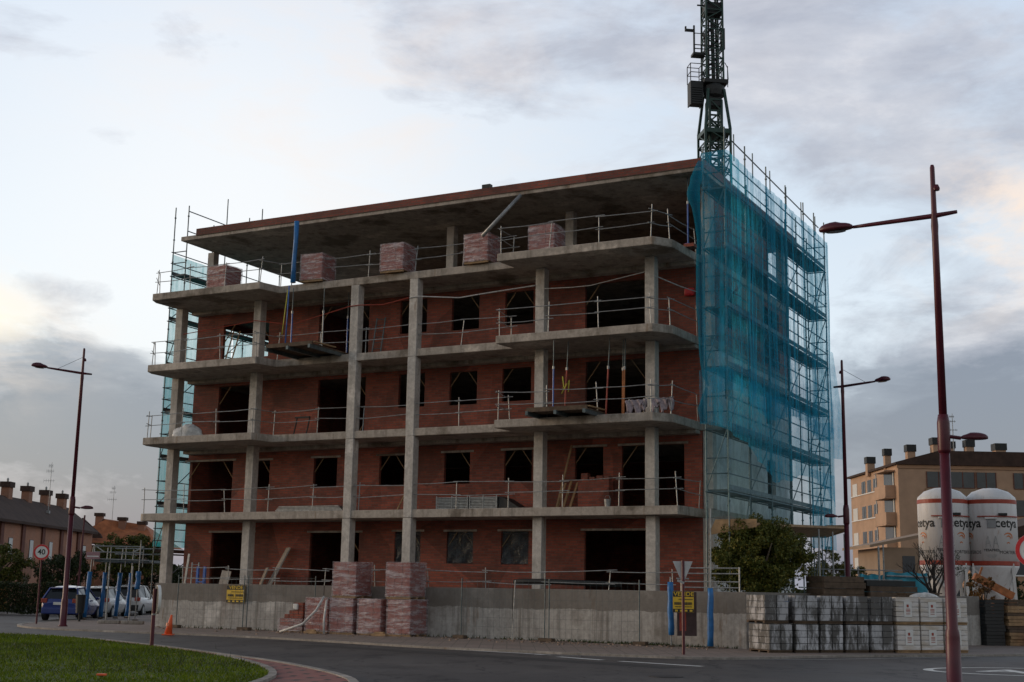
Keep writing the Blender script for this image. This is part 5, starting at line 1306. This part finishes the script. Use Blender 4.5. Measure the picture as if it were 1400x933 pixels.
# ------------------------------------------------------------------ parked cars (length along local y, rear towards -y)
M['glass']=simple('car_glass',(.015,.018,.02),.08,.1,3); M['glass'].node_tree.nodes['Principled BSDF'].inputs['Specular IOR Level'].default_value=.6
def car(x,y,az,col,lab,name='parked_car',suv=False):
    pm=simple('car_paint_'+name,col,.25,.05,1); pm.node_tree.nodes['Principled BSDF'].inputs['Coat Weight'].default_value=.6
    t=thing(name,lab,'car',(x,y,ROAD),az,'cars parked along the side street')
    W=.88; Lh=4.1; H=1.52 if not suv else 1.62
    # side profile sections: y, z bottom, z shoulder, half width at shoulder
    secs=[(-2.0,.38,.72,.70),(-1.93,.28,.92,.80),(-1.6,.25,.98,.87),(-.6,.22,.96,.89),(.6,.22,.93,.89),(1.4,.25,.88,.86),(1.9,.32,.72,.78),(2.06,.40,.58,.62)]
    mb=MB(); n=10
    for (y_,zb,zs,hw) in secs:
        ring=[(-hw*.92,zb),(-hw*1.0,zb+(zs-zb)*.35),(-hw*1.0,zb+(zs-zb)*.7),(-hw*.93,zs),(-hw*.5,zs+.03),(hw*.5,zs+.03),(hw*.93,zs),(hw,zb+(zs-zb)*.7),(hw,zb+(zs-zb)*.35),(hw*.92,zb)]
        for xx,zz in ring: mb.v.append((xx,y_,zz))
    for i in range(len(secs)-1):
        for j in range(n): mb.f.append([i*n+j,i*n+(j+1)%n,(i+1)*n+(j+1)%n,(i+1)*n+j]); mb.m.append(0)
    mb.f.append(list(range(n))); mb.m.append(0); mb.f.append(list(range((len(secs)-1)*n,len(secs)*n))[::-1]); mb.m.append(0)
    body=mb.build('body',pm,t,smooth=True,bevel=.03)
    # cabin
    cs=[(-1.86,.93,.72,.96),(-1.45,H-.10,.60,.80),(-.5,H,.60,.82),(.35,H-.04,.58,.80),(1.15,.92,.72,.86)]
    mb=MB()
    for (y_,z,hw,hb) in cs:
        base=.90
        mb.v += [(-.80,y_,base),(-hw,y_,z),(0,y_,z+.03),(hw,y_,z),(.80,y_,base)]
    for i in range(len(cs)-1):
        for j in range(4): mb.f.append([i*5+j,i*5+j+1,(i+1)*5+j+1,(i+1)*5+j]); mb.m.append(0)
    gl=mb.build('windows',M['glass'],t,smooth=False)
    mb=MB()
    for i in (1,2): 
        a,c2=cs[i],cs[i+1]
        mb.add([(-a[2]-.01,a[0]-.06*(i==1),a[1]-.02),(0,a[0]-.09*(i==1),a[1]+.055),(a[2]+.01,a[0]-.06*(i==1),a[1]-.02),(-c2[2]-.01,c2[0],c2[1]-.0),(0,c2[0],c2[1]+.05),(c2[2]+.01,c2[0],c2[1]-.0)],[(0,1,4,3),(1,2,5,4)])
    mb.box(-.55,-1.62,H-.10,.55,-1.42,H-.045)
    mb.build('roof',pm,t,smooth=True)
    mb=MB()
    for s in (-1,1):
        mb.bar((s*.79,-1.86,.93),(s*.60,-1.44,H-.09),.07,.10); mb.bar((s*.61,.36,H-.06),(s*.80,1.15,.92),.05,.06); mb.bar((s*.605,-.35,H-.02),(s*.80,-.3,.93),.05,.09)
        mb.bar((s*.62,-1.44,H-.08),(s*.60,.36,H-.05),.05,.06)
    mb.build('pillars',pm,t)
    for s in (-1,1):
        for y_ in (-1.28,1.28):
            w=MB().cyl((s*.70,y_,.31),(s*.895,y_,.31),.31,n=22).build('wheel',M['black'],t); MB().cyl((s*.88,y_,.31),(s*.905,y_,.31),.19,n=14).build('rim',M['galv'],w)
        MB().box(s*.56,-2.0,.78,s*.84,-1.80,.98).build('tail_light',M['redprop'],t,bevel=.03)
        MB().box(s*.88,.62,.92,s*1.04,.80,1.05).build('mirror',pm,t,bevel=.03)
    MB().box(-.78,-2.06,.30,.78,-1.92,.58).build('bumper',M['darksteel'] if suv else pm,t,bevel=.04)
    MB().box(-.26,-2.045,.70,.26,-1.98,.82).build('number_plate',M['white'],t)
    MB().box(.3,.0,.0,.301,.001,.001) 
    return t
car(-20.25,63.1,.03,(.018,.04,.20),'dark blue hatchback seen from behind, nearest of the parked cars','parked_hatchback')
car(-20.6,69.0,.02,(.42,.42,.42),'silver car parked in front of the dark blue hatchback','parked_car')
car(-20.75,75.2,.02,(.5,.5,.5),'pale car parked third, seen between the blue wrapped poles','parked_car',True)
car(-20.6,82,.02,(.05,.05,.055),'grey car parked fourth, seen left of the wall end','parked_car',True)
t=thing('litter_bin','dark litter bin on the pavement beside the dark blue car','bin',(-18.45,58.6,0)); MB().lathe([(.17,.35),(.21,1.1),(.22,1.12),(.2,1.14)],16).build('bin_body',M['darksteel'],t); MB().cyl((0,0,0),(0,0,.36),.05).build('post',M['darksteel'],t)
for i,(x,y,lb) in enumerate(((-16.6,56.2,'left grey fence post standing on a concrete block beside the end of the wall'),(-15.55,55.9,'right grey fence post standing on a concrete block beside the end of the wall'))):
    t=thing('fence_post',lb,'post',(x,y,0)); MB().cyl((0,0,0),(.0,0,2.35),.035,n=8).build('tube',M['galv'],t); MB().box(-.3,-.15,0,.6,.15,.14).build('foot_block',M['conc'],t,bevel=.03)
t=thing('red_post','thin dark red post beyond the near left lamp, before the row houses','post',(-24.0,75.5,0)); MB().cyl((0,0,0),(.1,0,5.4),.07,.05,n=8).build('pole',M['maroon'],t); MB().lathe([(.12,0),(.12,.1)],10).build('foot',M['maroon'],t)

# ------------------------------------------------------------------ row houses on the left
M['roofdk']=simple('dark_roof_tiles',(.055,.032,.024),.95,.3,1.5,0,.4); M['rooforange']=simple('orange_roof_tiles',(.36,.12,.045),.8,.35,1.8,0,.4)
M['housewall']=brick('pale_brick',(.36,.15,.085),(.30,.125,.07),(.24,.14,.09),.3,.08,.012,(.26,.14,.1))
M['winglass']=simple('window_glass',(.05,.06,.07),.1,.2,1); M['blind']=simple('white_blind',(.62,.62,.60),.6,.1,3); M['pipe']=simple('brown_pier',(.13,.045,.03),.8,.2,3)
X0=-35.3; bays=[(80.5,85),(85,89.2),(89.2,93.4),(93.4,97.6),(97.6,101.8),(101.8,106),(106,110.2),(110.2,114)]
wordn=['','','leftmost visible','second visible','third visible','fourth visible','fifth visible','last']
for i,(a,b_) in enumerate(bays):
    lab=['row house with a brown roof, just cut by the left edge of the picture','row house with a brown roof at the left edge, the first with a full chimney','row house with a brown roof, second from the left edge','row house with a brown roof whose chimney is left of the first antenna','row house with a brown roof whose chimney stands right beside the first antenna','row house with a brown roof directly left of the near lamp post','row house with a brown roof directly behind the near lamp post','row house with a brown roof at the right end of the row'][i]
    t=thing('row_house',lab,'house',(X0,a,0),0,'row houses on the left'); w=b_-a
    MB().box(-7,0,0,0,w-.01,5.9).build('wall',M['housewall'],t)
    MB().prism_axis([(.45,5.75),(.45,5.95),(-2.2,7.95),(-7.4,6.0),(-7.4,5.8),(-2.2,7.7)],.0,w-.005,'y').build('roof',M['roofdk'],t)
    r_=MB().box(-2.5,w*.5-.4,7.3,-1.9,w*.5+.4,8.6).build('chimney',M['housewall'],t); MB().box(-2.6,w*.5-.5,8.6,-1.8,w*.5+.5,9.0).build('chimney_cap',M['roofdk'],r_)
    MB().lathe([(.07,9.0),(.09,9.22),(.02,9.32)],8,(-2.2,w*.5,0)).build('cowl',M['galv'],r_)
    MB().box(0.002,-.3,0,.12,.3,5.74).build('pier',M['pipe'],t)
    for yy in (w*.45,):
        f_=MB().box(.001,yy-.38,3.3,.03,yy+.38,4.75).build('window',M['winglass'],t); MB().box(.031,yy-.34,3.36,.05,yy+.34,4.70).build('blind',M['blind'],f_)
        MB().box(.001,yy-.45,3.18,.12,yy+.45,3.27).build('sill',M['conc'],t)
        MB().box(.001,yy-1.1,.1,.04,yy-.1,2.1).build('door',M['wooddk'],t)
def antenna(x,y,z0,h,lab,k=1.):
    t=thing('roof_antenna',lab,'antenna',(x,y,z0)); MB().cyl((0,0,0),(0,0,h),.035*k,.02*k,n=6).build('mast',M['galv'],t)
    for z,w in ((h*.93,.35),(h*.82,.6),(h*.62,.9)):
        w=w*(.6 if k<1 else 1); mb=MB(); mb.bar((-w,0,z),(w*.6,0,z),.035*k); 
        for i in range(5): mb.bar((-w+i*w*.35,0,z-.14),(-w+i*w*.35,0,z+.14),.02*k)
        mb.build('aerial',M['galv'],t)
    MB().box(-.12,-.12,-.2,.12,.12,.02).build('bracket',M['galv'],t)
antenna(-36.2,105.2,7.2,3.8,'tall thin antenna on the row houses at the left',.75)
t=thing('orange_roof_house','house with an orange tiled roof behind the end of the row houses','house',(-38.4,119,0),0)
MB().box(0,0,0,6.6,8,5.0).build('wall',M['housewall'],t)
mb=MB(); mb.add([(-.6,-.7,5.3),(7.6,-.7,4.95),(7.6,8.5,4.95),(-.6,8.5,5.3),(1.0,3.5,7.55),(1.9,2.2,7.35),(5.2,3.5,7.0)],[(0,1,6,5),(1,2,6),(2,3,4,6),(3,0,5,4),(4,5,6),(3,2,1,0)]); mb.build('roof',M['rooforange'],t)
mb=MB(); mb.box(-.3,-.3,4.4,1.3,-.02,6.2); mb.build('gable_panel',M['white'],t)
mb=MB(); mb.prism_axis([(-1.1,5.6),(2.6,5.6),(2.4,5.95),(.75,7.35),(-1.1,5.95)],-.62,-.31,'y'); mb.build('dormer_roof',M['roofdk'],t)
for i,(x,z) in enumerate(((1.3,7.2),(3.4,6.85),(5.2,6.5))):
    c=MB().box(x-.3,2.2,z-.5,x+.3,2.8,z+.45).build('chimney',M['housewall'],t); MB().box(x-.4,2.1,z+.46,x+.4,2.9,z+.75).build('chimney_cap',M['roofdk'],c)
for x in (.3,2.6,4.7): f_=MB().box(x,-.03,2.9,x+.9,-.001,4.3).build('window',M['winglass'],t); MB().box(x+.04,-.05,2.95,x+.86,-.031,4.25).build('blind',M['blind'],f_)
antenna(-36.2,122.3,7.2,3.3,'short antenna between the first two chimneys of the orange roofed house',.75)
# ------------------------------------------------------------------ beige building on the right
m=simple('beige_brick',(.45,.29,.19),.8,.14,.5); M['beige']=m; M['beige2']=simple('beige_brick_dark',(.40,.235,.14),.8,.12,.6); M['balc']=simple('brown_parapet',(.30,.21,.14),.8,.12,.8)  # the darker beige serves the cornice and the low brown building
bx=43.5; t=thing('beige_apartment_building','four storey beige brick apartment building with brown roof on the right','building',(bx,149,0),R(1.0))
MB().box(0,0,0,34,19.5,16.3).build('wall',M['beige'],t)
MB().prism_axis([(-.35,16.3),(34.4,16.3),(34.4,16.7),(32,17.9),(4.6,17.9),(-.35,16.55)],-.4,19.9,'y').build('roof',M['roofdk'],t)
MB().box(-.15,-.14,15.9,34.1,-.002,16.28).build('cornice',M['beige2'],t)
for k in range(5):
    z=1.0+k*3.03
    if k>0:
        for (y0,y1) in ((8.2,9.6),(10.6,12.1),(13.0,14.6)):
            w=MB().box(-.04,y0,z+.9,-.002,y1,z+2.35).build('window',M['winglass'],t); MB().box(-.06,y0+.7,z+.95,-.041,y1-.05,z+2.3).build('blind',M['winglass'],w)
        MB().box(-.1,8.0,z+.74,-.002,19.3,z+.86).build('sill',M['white'],t)
        w=MB().box(-.05,16.6,z+.75,-.002,18.6,z+2.35).build('window',M['blind'],t)
        # corner balcony
        MB().box(-1.15,1.2,z-.35,-.002,5.4,z+.95).build('balcony',M['beige'],t)
        w=MB().box(-.08,1.4,z+.97,-.002,5.2,z+2.5).build('balcony_door',M['winglass'],t); MB().box(-.10,1.5,z+1.0,-.081,1.8,z+2.4).build('blind',M['blind'],w)
        MB().box(-1.2,1.15,z+2.51,-.002,5.45,z+2.66).build('balcony_ceiling',M['beige'],t)
        MB().box(-1.1,5.0,z+.96,-1.0,5.1,z+2.5).build('balcony_post',M['white'],t)
    for (x0,x1) in ((3.2,8.6),(8.8,11.0),(13.0,15.2),(17,19.4),(21,27)):
        w=MB().box(x0,-.05,z+.7,x1,-.002,z+2.45).build('window',M['winglass'],t)
        mb=MB(); n=max(2,int((x1-x0)/1.2))
        for i in range(n+1): xx=x0+(x1-x0)*i/n; mb.box(xx-.05,-.08,z+.7,xx+.05,-.051,z+2.45)
        mb.box(x0,-.08,z+.62,x1,-.051,z+.7); mb.build('frame',M['pipe'],w)
    MB().box(3,-.6,z-.3,12,-.002,z+.55).build('balcony',M['balc'],t)
for (x,y,z,w) in ((-.4,10.5,15.9,.9),(-.2,4,16.2,.7),(1.8,2,16.5,.9),(4.3,.6,16.8,1.15),(7,6,17,.9),(9.3,4,17.4,.9),(13.5,6,17.3,1.2),(7.5,5,17.3,.8)):
    c=MB().box(x,y,z,x+w,y+w,z+2.0+(x==4.3)*.4).build('chimney',M['beige'],t); MB().box(x-.1,y-.1,z+1.5+(x==4.3)*.4,x+w+.1,y+w+.1,z+2.3+(x==4.3)*.4).build('chimney_cap',M['darksteel'],c)
antenna(bx+7.7,153,17.7,5.0,'antenna on the roof of the beige building above the silos',1.9)
# lower brown building behind the silos
t=thing('brown_building','low brown building with dark windows behind the right silo','building',(36.5,100,0),0)
MB().box(0,0,0,14,9,6.2).build('wall',M['beige2'],t); MB().prism_axis([(-.4,6.2),(14.4,6.2),(14.4,6.4),(7,8.6),(-.4,6.4)],-.4,9.4,'y').build('roof',M['roofdk'],t)
for x0 in (.8,3.2,6.2): w=MB().box(x0,-.05,3.4,x0+2.0,-.002,5.5).build('window',M['winglass'],t); MB().box(x0,-.08,3.3,x0+2.0,-.051,3.4).build('sill',M['white'],w)
t=thing('garden_house','small house with an overhanging roof left of the left silo','house',(27.3,98,0),0)
MB().box(0,0,0,4.4,7,5.2).build('wall',M['balc'],t); MB().prism_axis([(-1.1,5.15),(5,6.4),(5,6.65),(-1.1,5.35)],-.6,7.5,'y').build('roof',M['balc'],t); MB().box(1.4,-.04,2.6,2.3,-.002,4.6).build('window',M['winglass'],t)
# distant tree line so that the ground meets the sky behind everything
mb_=crown('far_trees',None,(0,0,0),(1,1,1),60000,1.1,M['leafdk'],8)
r_=np.random.default_rng(12); n=60000; x=r_.uniform(-220,260,n); y=r_.uniform(250,262,n); z=r_.uniform(0,1,n)*(3.6+1.2*np.sin(x*.06)+.9*np.sin(x*.19+1))
P=np.stack([x,y,z],1); a=r_.normal(size=(n,3));a/=np.linalg.norm(a,axis=1)[:,None]; b_=np.cross(a,r_.normal(size=(n,3)));b_/=np.linalg.norm(b_,axis=1)[:,None]
V=np.stack([P-a*.6,P+b_*.4,P+a*.6,P-b_*.4],1).reshape(-1); mb_.data.vertices.foreach_set('co',V.astype(np.float32)); mb_.data.update()
setting(mb_,'stuff','far dark line of trees on the horizon'); mb_['category']='trees'
for o in C.objects:
    if 'label' in o.keys() and not 4<=len(o['label'].split())<=16: print('LABEL',len(o['label'].split()),o['label'])
    if o.type=='MESH': o.data.name=o.name
